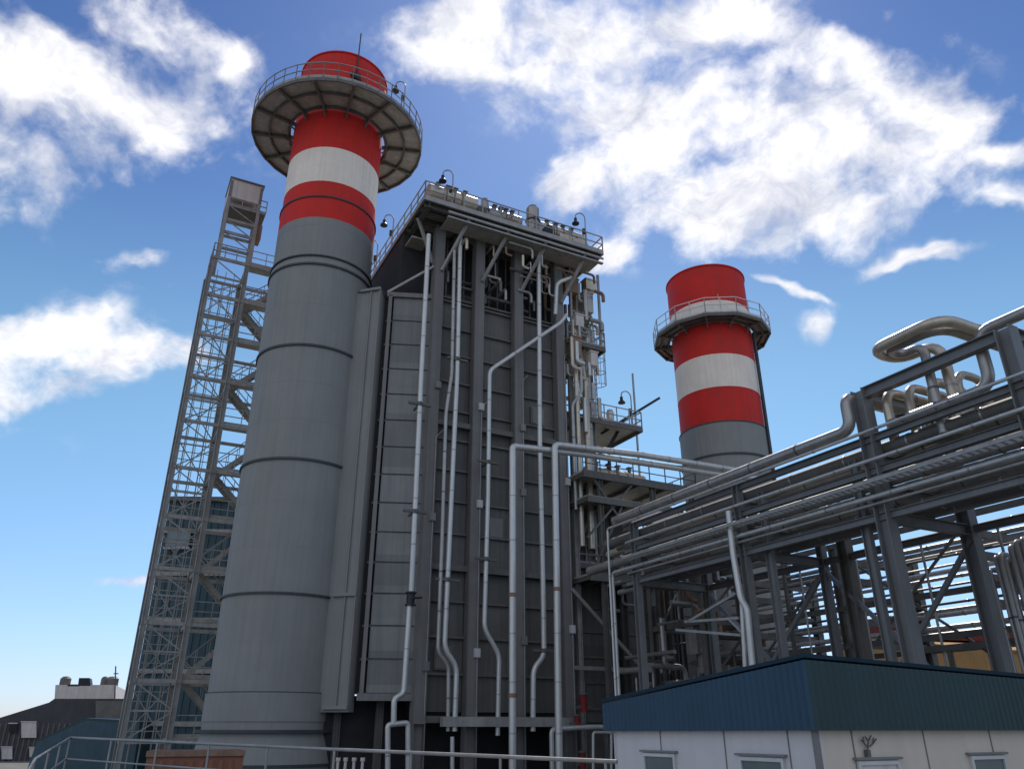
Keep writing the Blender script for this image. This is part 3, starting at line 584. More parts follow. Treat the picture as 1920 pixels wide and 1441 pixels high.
for k, (s, h, z, rr, hg, mm, lb) in enumerate([(15.4, 4.2, 25.1, .45, 1.4, 'beige', 'beige vertical vessel on the upper side platform'), (16.5, 4.0, 25.1, .34, 1.9, 'dpipe', 'grey vessel on the upper side platform near the ladder'),
        (15.9, 3.7, 27.6, .4, 1.8, 'brown', 'brown vessel hanging below the roof deck corner'), (16.9, 3.4, 20.3, .4, 1.5, 'dpipe', 'grey round vessel on the lower side platform'), (18.3, 3.6, 20.3, .25, 1.0, 'pipe', 'small pale vessel at the outer end of the lower side platform')]):
    p = U(s, h, z); t = thing('vessel', lb, 'vessel', p)
    MB().lathe(p, [(.02, .1), (rr*.7, .15), (rr, .35), (rr, hg-.2), (rr*.7, hg), (.02, hg+.06)], 20).build('shell', mm, t)
    m_ = MB()
    for a in range(3): an = a*2.09; m_.bar(p+Vector((rr*.7*math.cos(an), rr*.7*math.sin(an), 0)), p+Vector((rr*.7*math.cos(an), rr*.7*math.sin(an), .3)), .06)
    m_.build('leg', 'dsteel', t)
G3 = 'vertical pipes at the right end of the boiler'
pipe([U(15.0, HW+.1, 12), U(15.0, HW+.1, 24)], .15, 'sunlit vertical pipe nearest the boiler end', 'beige', group=G3)
pipe([U(15.9, HW-.3, 12), U(15.9, HW-.3, 23), U(15.3, HW-.3, 24.8), U(15.3, HW-.3, 27)], .22, 'thick beige vertical pipe with a kink near the top', 'beige', group=G3)
pipe([U(14.6, HW+.2, 14), U(14.6, HW+.2, 20.5), U(15.3, HW+.2, 21.4), U(15.3, HW+.2, 26)], .11, 'thin grey pipe climbing beside the last boiler column', 'dpipe', group=G3)
pipe([U(16.5, HW-.8, 11.5), U(16.5, HW-.8, 23.5)], .12, 'slim grey vertical pipe outside the beige one', 'dpipe', group=G3)
t = thing('davit_crane', 'black slanting jib arm sticking out right of the boiler', 'crane arm', on_h(1140, 840, 3))
MB().bar(on_h(1141, 840, 3), on_h(1168, 790, 3), .17).build('post', 'black', t)
dp = on_h(1141, 840, 3); MB().bar(Vector((dp.x, dp.y, 15.95)), dp, .16).build('post', 'black', t)
m_ = MB(); m_.bar(on_h(1128, 812, 3), on_h(1236, 746, 3), .17); m_.build('jib', 'black', t)
dp = on_h(1186, 700, 3); MB().bar(Vector((dp.x, dp.y, 9.8)), dp, .1).build('vent_line', 'dpipe', t)

for k in range(60):
    s = random.uniform(14.5, 16.5); h = random.uniform(2.5, HW+.5); z = random.uniform(21, 30.2); ln = random.uniform(.6, 2.2); c = k % 3
    pts = [U(s, h, z), U(s, h, z-ln), U(s+.5, h, z-ln)] if c == 0 else [U(s, h, z), U(min(17.2, s+ln), h, z), U(min(17.2, s+ln), h, z-.6)] if c == 1 else [U(s, h, z), U(s, h, z-ln*1.3)]
    MB().tube(pts, random.uniform(.05, .16), 8).build('service_pipe', random.choice(['beige', 'pipe', 'brown', 'dpipe', 'steel']), sd)
for s, h, z, a_, b_, mm in ((15.1, 4.4, 28.6, .5, .5, 'brown'), (16.2, 4.6, 27.3, .35, .7, 'dpipe'), (15.4, 4.7, 26.0, .3, .4, 'wbox'), (16.6, 4.4, 29.2, .4, .35, 'beige'), (15.0, 4.9, 23.8, .3, .6, 'brown'), (16.3, 4.8, 23.4, .25, .45, 'wbox')):
    m_ = MB(); m_.ubox(s-a_, s+a_, h-.3, h+.3, z, z+b_*2); m_.ubox(s-a_-.06, s+a_+.06, h-.35, h+.35, z+b_*2, z+b_*2+.08); m_.bar(U(s, h, z-.6), U(s, h, z), .1); m_.build('valve_cabinet', mm, sd)
for s, h in ((15.0, HW-.2), (17.2, HW-.2)): MB().bar(U(s, h, 25), U(s, h, ZD-.5), .14).build('post', 'tower', sd)
# ================================================================ inlet duct: low right part of the boiler
d1 = thing('inlet_duct', 'dark lower duct section of the boiler sloping down behind the pipe rack', 'duct', U(20, 3, 0))
HD = HW-.9
MB().poly([U(14.45, HD, 3), U(25, HD, 3), U(25, HD, 8.5), U(20.5, HD, 12.5), U(16.8, HD, 15.5), U(14.45, HD, 15.5)], -hh*7.5).build('casing', 'casing', d1)
m_ = MB()
MB().ubox(14.45, 25, -3.2, HD-.3, 0, 3).build('filler_plinth', 'dsteel', d1)  # added low block that hides the sunlit ground beyond the duct
for k in range(8):
    z = 3.6+k*1.3; m_.ubox(14.7, min(25, 25-(max(0, z-8.5))*1.1), HD, HD+.1, z, z+.1)
m_.build('casing_rib', 'dsteel', d1)
for s, zt in ((14.75, 15), (17.2, 14), (18.0, 11), (20.3, 12), (21.4, 10.5), (22.0, 9.8), (24.5, 8.5)):
    MB().hbeam(U(s, HD+.3, 0), U(s, HD+.3, zt), .4, .4, uu, .04).build('column', 'casing', d1)
MB().bar(U(14.2, HW+.1, 9.6), U(18.3, HW+.1, 5.9), .18).build('brace', 'steel', d1)
MB().bar(U(14.2, HW+.1, 5.6), U(20.4, HW+.1, 5.6), .16, .2, side=ZZ).build('strut', 'steel', d1)
# access platforms over the inlet duct
ap = thing('access_platform', 'dark steel access platforms with bracing beside the boiler, above the inlet duct', 'platform', U(18, HW, 0))
for z, sa, sb in ((15.9, 14.4, 22.5), (14.5, 14.6, 20.5), (10.2, 14.6, 18.2)):
    d_ = MB(); d_.ubox(sa, sb, HW-3, HW+1.4, z, z+.1); dd = d_.build('platform', 'grating', ap)
    m_ = MB(); m_.bar(U(sa, HW+1.4, z-.12), U(sb, HW+1.4, z-.12), .14, .35, side=ZZ)
    for s in [sa+.1+(sb-sa-.2)*i/4 for i in range(5)]: m_.bar(U(s, HW-3, z-.1), U(s, HW+1.4, z-.1), .12, .24, side=ZZ)
    m_.build('beam', 'dsteel', dd)
    if z != 14.5: rail_mb([U(sa, HW+1.4, z), U(sb, HW+1.4, z), U(sb, HW-3, z)], 1.1, 1.1, .025).build('railing', 'dsteel', dd)
for s in (15.6, 19.3, 22.2):
    MB().hbeam(U(s, HW+1.2, 0), U(s, HW+1.2, 15.8), .26, .26, uu, .03).build('post', 'dsteel', ap)
for a, b in (((14.6, 12.2), (17.8, 15.6)), ((17.8, 12.2), (15.2, 15.6)), ((14.9, 10.4), (17, 14.2)), ((19.3, 8), (22.2, 12))):
    MB().bar(U(a[0], HW+1.25, a[1]), U(b[0], HW+1.25, b[1]), .11).build('brace', 'dsteel', ap)
hdrum(U(17.2, 2.6, 17.0), U(20.8, 2.6, 17.0), .65, 'blowdown_tank', 'brown topped horizontal tank above the access platforms, left of the far stack', 'tank', 'beige')
for k in range(14):
    s = 14.9+random.random()*7; z = 10.3+random.random()*4.5; h = HW+random.uniform(-.8, 1.1); ln = random.uniform(1, 3)
    mm = random.choice(['dpipe', 'dsteel', 'steel', 'brown'])
    if k % 2: pts = [U(s, h, z), U(s, h, z-ln), U(s+ln*.5, h, z-ln)]
    else: pts = [U(s, h, z), U(s+ln, h, z), U(s+ln, h-.8, z)]
    MB().tube(pts, random.uniform(.05, .13), 8).build('service_pipe', mm, ap)

# ================================================================ main pipe rack
SN, SF = 11.9, 15.8; HS = [31.1, 26.4, 20.5, 14.0]
rk = thing('pipe_rack', 'blue grey steel pipe rack crossing from the right edge to the boiler', 'pipe rack', U(14, 20, 0))
ZTOP = 12.5; TZ = [10.5, 9.55, 8.75]
for i, h in enumerate(HS):
    for s in (SN, SF):
        w_ = .42 if i < 2 else .28
        zt = ZTOP if i < 2 else TZ[0]+.45
        MB().hbeam(U(s, h, 0), U(s, h, zt), w_, w_, hh, .035).build('column', 'rack', rk)
    for z in TZ:
        MB().hbeam(U(SN+.2, h, z-.32), U(SF-.2, h, z-.32), .26, .34, ZZ, .025).build('cross_beam', 'rack', rk)
    if i < 2: MB().hbeam(U(SN+.2, h, ZTOP-.15), U(SF-.2, h, ZTOP-.15), .3, .36, ZZ, .03).build('cross_beam', 'rack', rk)
for s in (SN, SF):
    MB().hbeam(U(s, HS[0]-.2, ZTOP-.15), U(s, HS[1]+.2, ZTOP-.15), .28, .34, ZZ, .03).build('top_beam', 'rack', rk)
    for z in (TZ[0]+.35, TZ[1]+.3, TZ[2]-.3):
        MB().hbeam(U(s, 38, z), U(s, 13.2, z), .18, .22, ZZ, .02).build('side_beam', 'rack', rk)
for i in (1, 2):
    a, b = HS[i], HS[i+1]
    MB().bar(U(SF, a, 2), U(SF, b, TZ[2]-.6), .14).build('brace', 'rack', rk)
    MB().bar(U(SF, b, 2), U(SF, a, TZ[2]-.6), .14).build('brace', 'rack', rk)
for h in (25.45, 21.4): MB().hbeam(U(SN+.3, h, 0), U(SN+.3, h, TZ[0]), .2, .26, hh, .025).build('post', 'rack', rk)
MB().hbeam(U(SF, 21.6, 0), U(SF, 21.6, TZ[0]), .4, .4, hh, .03).build('post', 'dsteel', rk)
# cable tray ladder on the near side
ct = MB()
for dz in (0, .0): pass
for hs_ in (SN-.35, SN-.75): ct.bar(U(hs_, 37, 9.35), U(hs_, 14, 9.35), .04, .12, side=ZZ)
for k in range(100): h = 14+k*.23; ct.bar(U(SN-.35, h, 9.33), U(SN-.75, h, 9.33), .04)
ct.build('cable_tray', 'steel', rk)
G4 = 'pipes lying along the pipe rack'; tn = ['top', 'middle', 'lower']; mats = ['dpipe', 'dpipe', 'beige', 'steel', 'dpipe', 'dsteel', 'rack']
ordn = ['nearest', 'second', 'third', 'fourth', 'fifth', 'sixth', 'seventh', 'eighth']
for ti, z in enumerate(TZ):
    s = SN+.45; k = 0
    while s < SF-.3 and k < (5, 5, 4)[ti]:
        r = random.choice([.09, .13, .17, .21]) if ti else random.choice([.13, .18, .22])
        mm = random.choice(mats)
        ha, hb = 39, random.choice([9.6, 11.2, 12.5])
        t = pipe([U(s, ha, z-.14+r), U(s, hb, z-.14+r)], r, f'{ordn[k]} pipe from the cabin side on the {tn[ti]} tier of the pipe rack', mm, group=G4)
        s += r*2+random.choice([.08, .2, .5, .7])+(.1 if ti == 0 else 0); k += 1
for k, (ds, z, r, mm) in enumerate([(.27, 10.12, .06, 'pipe'), (.3, 9.0, .075, 'pipe'), (.24, 8.8, .045, 'steel'), (.45, 10.95, .05, 'pipe')]):
    pipe([U(SN-ds if k < 3 else SN+.1, 39, z), U(SN-ds if k < 3 else SN+.1, 13.6, z), U(SN-ds+1.2, 13.6, z)] if k % 2 == 0 else [U(SN-ds, 39, z), U(SN-ds, 12.6, z), U(SN-ds, 12.6, 2.5)], r, ['slim bright pipe just under the top tier on the cabin side of the rack', 'bright pipe outside the columns above the lowest rack beam', 'thin grey line below the bright pipe outside the rack columns', 'thin bright line along the very top edge of the rack'][k], mm, group=G4)
# loops above the rack
G5 = 'expansion loop pipes rising above the pipe rack'
ZL = 13.15
def Z(pp, z=ZL): return [on_z(x, y, z) for x, y in pp]
o = Z([(1632, 664)])[0]; s_l, h_l = s_of(o), h_of(o); o2 = Z([(1775, 604)])[0]; print('loop', s_l, h_l, s_of(o2), h_of(o2))
def loop(ds, dh, r, z, label, m):
    s1, h1, h2 = s_l+ds, h_l+dh, h_of(o2)+.0-dh
    pipe([U(s1+5, h2, z), U(s1, h2, z), U(s1, h1, z), U(s1+1.35-2*ds, h1, z), U(s1+1.35-2*ds, h2-1.0, z), U(s1+1.35-2*ds, h2-1.0, 10.4)], r, label, m, mbend=.75, group=G5)
loop(0, 0, .165, ZL+.1, 'outer beige pipe of the flat loop on top of the pipe rack', 'beige')
loop(.35, .33, .14, ZL+.05, 'inner grey pipe of the flat loop on top of the pipe rack', 'dpipe')
pipe([U(SN-.32, 13, TZ[0]+.75), U(SN-.32, HS[1]-.35, TZ[0]+.75), U(SN-.32, HS[1]-.35, ZTOP-.15), U(SN+3.6, HS[1]-.35, ZTOP-.15), U(SN+3.6, HS[1]-.35, 10.4)], .19, 'grey pipe climbing beside the tall rack column and crossing over', 'dpipe', mbend=.38, group=G5)
for k, (ds, h, r, wd) in enumerate([(.4, 26.95, .15, 2.7), (.85, 27.4, .14, 2.2), (1.3, 27.9, .15, 1.7), (1.7, 28.5, .13, 1.4), (2.1, 29.9, .13, 1.3)]):
    pipe([U(SN+ds, h, TZ[0]), U(SN+ds, h, 12.35+.1*k), U(SN+ds+wd, h, 12.35+.1*k), U(SN+ds+wd, h, TZ[0])], r, ordn[k].replace('nearest', 'first')+' upright beige loop from the tall rack column', 'beige', mbend=.55, group=G5)
pipe([U(SN+.3, 39, ZTOP+.35), U(SN+.3, 30.2, ZTOP+.35), U(SN+.3, 30.2, 11.2), U(SN+.3, 27, 11.2)], .17, 'grey pipe coming in over the rack top at the right edge', 'dpipe', mbend=.5, group=G5)
# ladder truss/valves small stuff between beams
for k in range(8):
    h = 27+random.random()*9; s = SN+.1+random.random()*.8
    t = thing('valve', f'small dark rack valve, {ordn[k]} of the row near the right edge', 'valve', U(s, h, 10.8), 'small valves on the pipe rack')
    p = U(s, h, 10.9); MB().tube([p-hh*.18, p+hh*.18], .12, 10).build('valve_body', 'dsteel', t)
    m_ = MB(); m_.bar(p, p+ZZ*.4, .05); m_.tube([p+ZZ*.38, p+ZZ*.41], .15, 12); m_.build('handwheel', 'dsteel', t)

# ================================================================ second rack behind
rk2 = thing('pipe_rack', 'dark farther pipe rack seen under and behind the main rack', 'pipe rack', U(22, 18, 0))
S2 = (19.5, 24.5); T2 = [9.5, 8.7, 7.9, 7.0, 6.1]
for i, h in enumerate([36, 30, 24, 18, 12]):
    for s in S2: MB().hbeam(U(s, h, 0), U(s, h, 10.0), .36, .36, hh, .03).build('column', 'dsteel', rk2)
    for z in T2: MB().bar(U(S2[0], h, z-.2), U(S2[1], h, z-.2), .2, .28, side=ZZ).build('cross_beam', 'dsteel', rk2)
for s in S2:
    for z in (9.9, 7.3, 5.8): MB().bar(U(s, 42, z), U(s, 8, z), .16, .22, side=ZZ).build('side_beam', 'dsteel', rk2)
for h in (33, 27, 21, 15):
    MB().bar(U(S2[0], h, 0), U(S2[0], h, 9.9), .14).build('post', 'dsteel', rk2)
for a_, b_ in ((36, 30), (24, 18), (18, 24), (12, 18)):
    MB().bar(U(S2[0]+.1, a_, 4.9), U(S2[0]+.1, b_, 9.7), .09).build('brace', 'dsteel', rk2)
for h in (34, 31.5, 28.5, 25.5, 22.5, 19.5, 16.5):
    MB().tube([U(S2[0]-.6, h, 9.2), U(S2[0]-.6, h, 2.2), U(S2[0]+1.5, h, 2.2)], .05, 8).build('service_pipe', 'dpipe', rk2)
G6 = 'pipes on the farther pipe rack'; tn2 = ['topmost', 'second', 'third', 'fourth', 'lowest']
for ti, z in enumerate(T2):
    s = S2[0]+.5; k = 0
    while s < S2[1]-.4 and k < 3:
        r = random.choice([.05, .07, .1]); mm = random.choice(['dpipe', 'dsteel', 'steel', 'pipe'])
        pipe([U(s, 42, z+r-.05), U(s, 9, z+r-.05)], r, f'{ordn[k]} pipe from the near side on the {tn2[ti]} tier of the farther rack', mm, group=G6)
        s += random.uniform(1.4, 2.4); k += 1
# stair / sloping lines between racks
for k, (a, b) in enumerate([((1475, 1085), (1545, 1160)), ((1490, 1080), (1570, 1165))]):
    pass
# lattice screens: pipe supports behind (vertical group at right)
G7 = 'upright pipes right of the tall rack column'
for k in range(9):
    x = 1856+k*10; y = 1062-k*8+random.uniform(-12, 12)
    top = on_s(x, y, 18.2); bot = Vector((top.x, top.y, 0)); r = random.choice([.07, .09, .12])
    pipe([bot, top, top+uu*.5, top+uu*.5-ZZ*1.2], r, f'upright pipe right of the tall rack column, {ordn[k] if k < 8 else "ninth"} from the left', random.choice(['dpipe', 'dpipe', 'steel']), mbend=.12, group=G7)
m_ = MB()
mf = thing('pipe_support', 'low horizontal frame carrying the upright pipes at the right edge', 'pipe support', U(18.2, 27, 0))
for z in (5.3, 3.9): m_.bar(U(18.5, 33, z), U(18.5, 22, z), .16, .2, side=ZZ)
m_.build('rail_beam', 'dsteel', mf)
for h in (23, 26, 29, 32): MB().bar(U(18.5, h, 0), U(18.5, h, 5.3), .14).build('post', 'dsteel', mf)
# turbine hall-like dark enclosure behind the rack (between far stack and boiler)
te = thing('turbine_enclosure', 'dark ribbed machine enclosure under the rack in front of the far stack', 'machine enclosure', U(27, 4, 0))
MB().ubox(25.2, 29, -1, 5.5, 0, 6.3).build('wall', 'casing', te)
m_ = MB()
for k in range(6): m_.ubox(25.3+k*.6, 25.42+k*.6, 5.5, 5.62, 0, 6.2)
m_.build('wall_rib', 'dsteel', te)
MB().ubox(25.0, 29.2, -1.2, 5.7, 6.3, 6.5).build('roof', 'dsteel', te)
# intake duct white
hdrum(U(21.8, 5.2, 13.9), U(23.6, 5.2, 13.9), .75, 'air_duct', 'short pale round duct end glimpsed between the rack and the boiler', 'duct', 'wbox')
# steel frame between duct and rack: dense dark structure
fs = thing('steel_frame', 'dense dark steel frame filled with pipes between the boiler duct and the rack', 'steel frame', U(21, 9, 0))
for s in (17.5, 20.5):
    for h in (7.5, 11.5): MB().hbeam(U(s, h, 0), U(s, h, 12.4 if s < 22 else 10.5), .3, .3, uu, .03).build('column', 'dsteel', fs)
for z in (4.6, 7.4, 10.2, 12.2):
    for h in (7.5, 11.5): MB().bar(U(17.5, h, z), U(20.5, h, z), .18, .26, side=ZZ).build('beam', 'dsteel', fs)
    for s in (17.5, 20.5): MB().bar(U(s, 7.5, z), U(s, 11.5, z), .18, .26, side=ZZ).build('beam', 'dsteel', fs)
for k in range(2):
    s = 17.5; z = 4.6+2.8*k
    MB().bar(U(s, 11.5, z), U(s+3, 11.5, z+2.8), .1).build('brace', 'dsteel', fs)
for k in range(70):
    s = random.uniform(15.8, 20.6); z = random.uniform(3.4, 12); h = random.uniform(7.2, 11.8); ln = random.uniform(1, 4); mm = random.choice(['dpipe', 'dsteel', 'dsteel', 'brown', 'dpipe', 'steel'])
    c = k % 3
    pts = [U(s, h, z), U(s, h, z-ln*.6), U(s+.8, h, z-ln*.6)] if c == 0 else [U(s, h, z), U(s+ln, h, z), U(s+ln, h, z-1)] if c == 1 else [U(s, h-ln*.6, z), U(s, h+ln*.6, z)]
    MB().tube(pts, random.uniform(.05, .16), 8).build('service_pipe', mm, fs)
for a_, b_, h_, za, zb, mm in ((16.0, 18.4, 8.4, 12.6, 13.3, 'wbox'), (18.2, 20.2, 9.6, 11.1, 11.7, 'brown'), (15.6, 17.0, 9.0, 9.2, 9.7, 'casing2'), (19.0, 20.6, 8.0, 8.6, 9.4, 'casing2'), (17.3, 18.2, 10.4, 6.0, 7.0, 'dpipe'), (18.7, 19.4, 10.8, 4.0, 5.4, 'casing2')):
    MB().ubox(a_, b_, h_, h_+.7, za, zb).ubox(a_-.05, a_+.05, h_-.06, h_+.76, za-.06, zb+.06).ubox(b_-.05, b_+.05, h_-.06, h_+.76, za-.06, zb+.06).ubox((a_+b_)/2-.06, (a_+b_)/2+.06, h_+.2, h_+.4, za-.9, za).build('air_duct', mm, fs)
# slanted white riser at the near rack column
RS = lambda x, y: on_s(x, y, SN-.5)
pipe([RS(1366, 958), RS(1375, 1040), RS(1389, 1122), RS(1401, 1140), RS(1412, 1262)], .115, 'pale vertical pipe hanging from the rack over the blue roof', 'pipe', group='pale risers below the rack')
pipe([RS(1391, 1130), RS(1398, 1262)], .085, 'thinner pale riser beside the hanging pipe over the blue roof', 'pipe', group='pale risers below the rack')
t = thing('pipe_bracket', 'grey horizontal bracket pipes holding the pale riser below the rack', 'bracket', RS(1330, 1200))
for a, b in (((1285, 1165), (1385, 1158)), ((1268, 1180), (1390, 1190)), ((1290, 1165), (1380, 1112)), ((1368, 1160), (1395, 1188))):
    MB().bar(RS(*a), RS(*b), .09).build('arm', 'steel', t)

# ================================================================ stair and lift tower left of the near stack
TS0 = None
tl = on_d(399, 480, 47); ts, th = s_of(tl), h_of(tl)
tw = thing('stair_tower', 'weathered open steel stair and lift tower behind the near stack', 'stair tower', U(ts+2, th-1.5, 0))
bays = [ts, ts+2.2, ts+5.6]; dep = [th, th-3.2]; ZTW = 31.0
for s in bays:
    for h in dep: MB().hbeam(U(s, h, 0), U(s, h, ZTW), .28, .28, uu, .03).build('column', 'tower', tw)
for s in (ts+.55, ts+1.1, ts+1.65): MB().bar(U(s, th-3.2, 0), U(s, th-3.2, ZTW), .07).build('guide_rail', 'tower', tw)
fz = [2.9*k+2.1 for k in range(10)]+[ZTW]
for k, z in enumerate(fz):
    m_ = MB()
    for h in dep: m_.bar(U(ts, h, z), U(ts+5.6, h, z), .12, .2, side=ZZ)
    for s in bays: m_.bar(U(s, dep[0], z), U(s, dep[1], z), .12, .2, side=ZZ)
    m_.build('floor_beam', 'tower', tw)
    f_ = MB(); f_.ubox(ts+2.3, ts+5.5, th-.1, th-1.1, z+.14, z+.2); fo = f_.build('landing', 'grating', tw)
    rail_mb([U(ts+2.3, th-.1, z+.2), U(ts+5.5, th-.1, z+.2)], 1.05, 1.0, .025).build('railing', 'tower', fo)
    if k < len(fz)-1:
        zn = fz[k+1]
        # flight of stairs
        a, b = (ts+2.5, ts+5.4) if k % 2 else (ts+5.4, ts+2.5); fl = MB()
        for h in (th-1.3, th-2.3):
            fl.bar(U(a, h, z+.2), U(b, h, zn+.1), .06, .26, side=ZZ); fl.bar(U(a, h, z+1.2), U(b, h, zn+1.1), .05)
            for q in range(1, 5): t_ = q/5; fl.bar(U(a+(b-a)*t_, h, z+.2+(zn-z)*t_), U(a+(b-a)*t_, h, z+1.2+(zn-z)*t_), .035)
        for q in range(14): t_ = (q+.5)/14; fl.ubox(a+(b-a)*t_-.13, a+(b-a)*t_+.13, th-2.3, th-1.3, z+.2+(zn-z)*t_, z+.24+(zn-z)*t_)
        fl.build('stair_flight', 'tower', tw)
        zm = (z+zn)/2; br = MB()
        br.bar(U(ts, th, zm), U(ts+2.2, th, zm), .08); br.bar(U(ts, th, z), U(ts+2.2, th, zm), .06); br.bar(U(ts+2.2, th, zm), U(ts, th, zn), .06)
        br.bar(U(ts, th-3.2, z), U(ts+2.2, th-3.2, zn), .06); br.bar(U(ts+2.2, th-3.2, z), U(ts, th-3.2, zn), .06)
        br.bar(U(ts, th, z), U(ts, th-3.2, zn), .06); br.bar(U(ts, th-3.2, z), U(ts, th, zn), .06)
        for q in range(1, 6): br.bar(U(ts+.05, th-1.5, z+(zn-z)*q/6), U(ts+2.1, th-1.5, z+(zn-z)*q/6), .045)
        for q in range(1, 4): br.bar(U(ts+.55*q, th-1.5, z), U(ts+.55*q, th-1.5, zn), .04)
        br.build('bracing', 'tower', tw)
# lift head
LA, LB = ts+.35, ts+2.35; ZH = 37.4
for s in (LA, LB):
    for h in (th-.1, th-2.2): MB().bar(U(s, h, ZTW), U(s, h, ZH), .2).build('column', 'tower', tw)
for z in (33.2, 34.2, 35.4):
    m_ = MB()
    for h in (th-.1, th-2.2): m_.bar(U(LA, h, z), U(LB, h, z), .12, .2, side=ZZ)
    for s in (LA, LB): m_.bar(U(s, th-.1, z), U(s, th-2.2, z), .12, .2, side=ZZ)
    m_.bar(U(LA, th-.1, z), U(LB, th-.1, z-1.1), .06); m_.build('floor_beam', 'tower', tw)
m_ = MB(); m_.ubox(LA-.1, LB+.1, th, th-2.3, 36.0, 37.5); m_.build('lift_motor_housing', 'wbox', tw)
m_ = MB(); m_.ubox(LA-.16, LB+.16, th+.08, th-2.4, 37.5, 37.62); m_.build('housing_roof', 'dsteel', tw)
m_ = MB(); m_.ubox(LA+.1, LB+.5, th-.1, th-1.8, 35.3, 35.42); lg = m_.build('landing', 'dsteel', tw); rail_mb([U(LA+.1, th-.05, 35.4), U(LB+.5, th-.05, 35.4)], 1, .7, .03).build('railing', 'tower', lg)
m_ = MB(); m_.ubox(LB, LB+.45, th-.2, th-1.2, 33.4, 34.5); m_.build('control_cabinet', 'brown', tw)
m_ = MB(); m_.ubox(ts-.2, ts+2.3, th+.1, th-3.3, ZTW-2.2, ZTW-.3); m_.build('upper_cladding', 'grating', tw) if False else None
rail_mb([U(ts, th-3.2, ZTW), U(ts, th, ZTW), U(ts+2.2, th, ZTW)], 1.1, .8, .03).build('railing', 'tower', tw)
# lower annex frame left
# walkways joining the tower to the boiler behind the stack
wk = thing('walkway', 'steel walkways linking the stair tower to the boiler behind the near stack', 'walkway', U(ts+7, th-1.5, 0))
for z in (13.8, 22.4, 30.6):
    m_ = MB(); m_.ubox(ts+5.7, 5.0, th-2.6, th-1.6, z, z+.08); ww = m_.build('deck', 'grating', wk)
    rail_mb([U(ts+5.7, th-1.6, z), U(5.0, th-1.6, z)], 1.1, 1.4, .025).build('railing', 'tower', ww)
    m_ = MB(); m_.bar(U(ts+5.7, th-1.6, z-.15), U(5, th-1.6, z-.15), .12, .3, side=ZZ); m_.build('beam', 'tower', ww)

# ================================================================ background buildings
tb = thing('cladded_building', 'tall dark blue green building between the stair tower and the near stack', 'building', on_d(380, 1360, 60)*1.0)
a = on_d(318, 940, 60); b = on_d(470, 940, 58); zt = a.z; a.z = b.z = 0
dd_ = (b-a).normalized(); pn_ = Vector((-dd_.y, dd_.x, 0))
MB().poly([a, b, b+pn_*14, a+pn_*14], ZZ*zt).build('wall', 'bluebld', tb)
m_ = MB(); ln = (b-a).length
for z in (3, 6.2, 9.5, 12.6, 15.6): m_.obox(a+dd_*ln/2+ZZ*z-pn_*.1, dd_*ln/2, pn_*.1, ZZ*.14)
m_.build('wall_band', 'tower', tb)
m_ = MB()
for k in range(int(ln/.5)): m_.obox(a+dd_*(k*.5+.2)+ZZ*zt/2-pn_*.03, dd_*.05, pn_*.03, ZZ*(zt/2-.1))
m_.build('wall_rib', 'bluebld', tb)
m_ = MB(); m_.obox(a+dd_*ln/2+pn_*6.8+ZZ*(zt+.15), dd_*(ln/2+.2), pn_*7.2, ZZ*.15); m_.build('roof', 'dsteel', tb)
for k, (x, y) in enumerate(((335, 1010), (362, 1105), (352, 1200), (395, 1250))):
    p = on_d(x, y, 59.2); m_ = MB(); m_.obox(Vector((p.x, p.y, p.z))-pn_*.05, dd_*.8, pn_*.06, ZZ*.6); wd = m_.build('window', 'glass', tb)
    m_ = MB(); m_.obox(p-pn_*.06+ZZ*.66, dd_*.9, pn_*.09, ZZ*.06); m_.obox(p-pn_*.06-ZZ*.66, dd_*.9, pn_*.09, ZZ*.06); m_.build('frame', 'trim', wd)
# far left charcoal building
def wallpts(pp, d): return [on_d(x, y, d) for x, y in pp]
cb = thing('charcoal_building', 'dark building with a sloping roof line at the lower left edge', 'building', on_d(100, 1365, 90))
def flat(px, d, py): p = on_d(px, py, d); return p
P0, P1 = on_d(-60, 1365, 92), on_d(262, 1365, 90); P0.z = P1.z = 0; cd = (P1-P0).normalized(); cn = Vector((-cd.y, cd.x, 0))
def cw(px, py):
    r = ray(px, py); t = (P0-CAM).dot(cn)/r.dot(cn); return CAM+r*t
MB().poly([P0, P1, cw(262, 1309), cw(102, 1309), cw(92, 1316), cw(8, 1342), cw(-60, 1364)], cn*20).build('wall', 'dbld', cb)
m_ = MB(); q0, q1 = cw(102, 1311), cw(216, 1283); m_.poly([q0, cw(214, 1311), q1, cw(104, 1283)], cn*12); m_.build('rooftop_room', 'wbox', cb)
m_ = MB(); m_.poly([cw(146, 1285), cw(170, 1285), cw(168, 1270), cw(148, 1270)], cn*2); m_.poly([cw(126, 1286), cw(150, 1286), cw(149, 1282), cw(127, 1282)], cn*2); m_.build('roof_vent', 'black', cb)
for x_, y_, r_ in ((112, 1283, .5), (188, 1283, .35), (203, 1283, .6)):
    p = cw(x_, y_)+cn*3; MB().lathe(p, [(r_, 0), (r_, .7), (r_*.6, .9), (.02, .95)], 14).build('roof_fan', 'dsteel', cb)
m_ = MB()
for k in range(30): p = cw(-40+k*10, 1365); p.z = 0; m_.obox(p-cn*.03+ZZ*1.6, cd*.06, cn*.03, ZZ*1.6)
m_.build('wall_rib', 'dsteel', cb)
m_ = MB(); m_.bar(cw(215, 1312), cw(217, 1248), .12); m_.bar(cw(213, 1262), cw(222, 1262), .1); m_.build('mast', 'dsteel', cb)
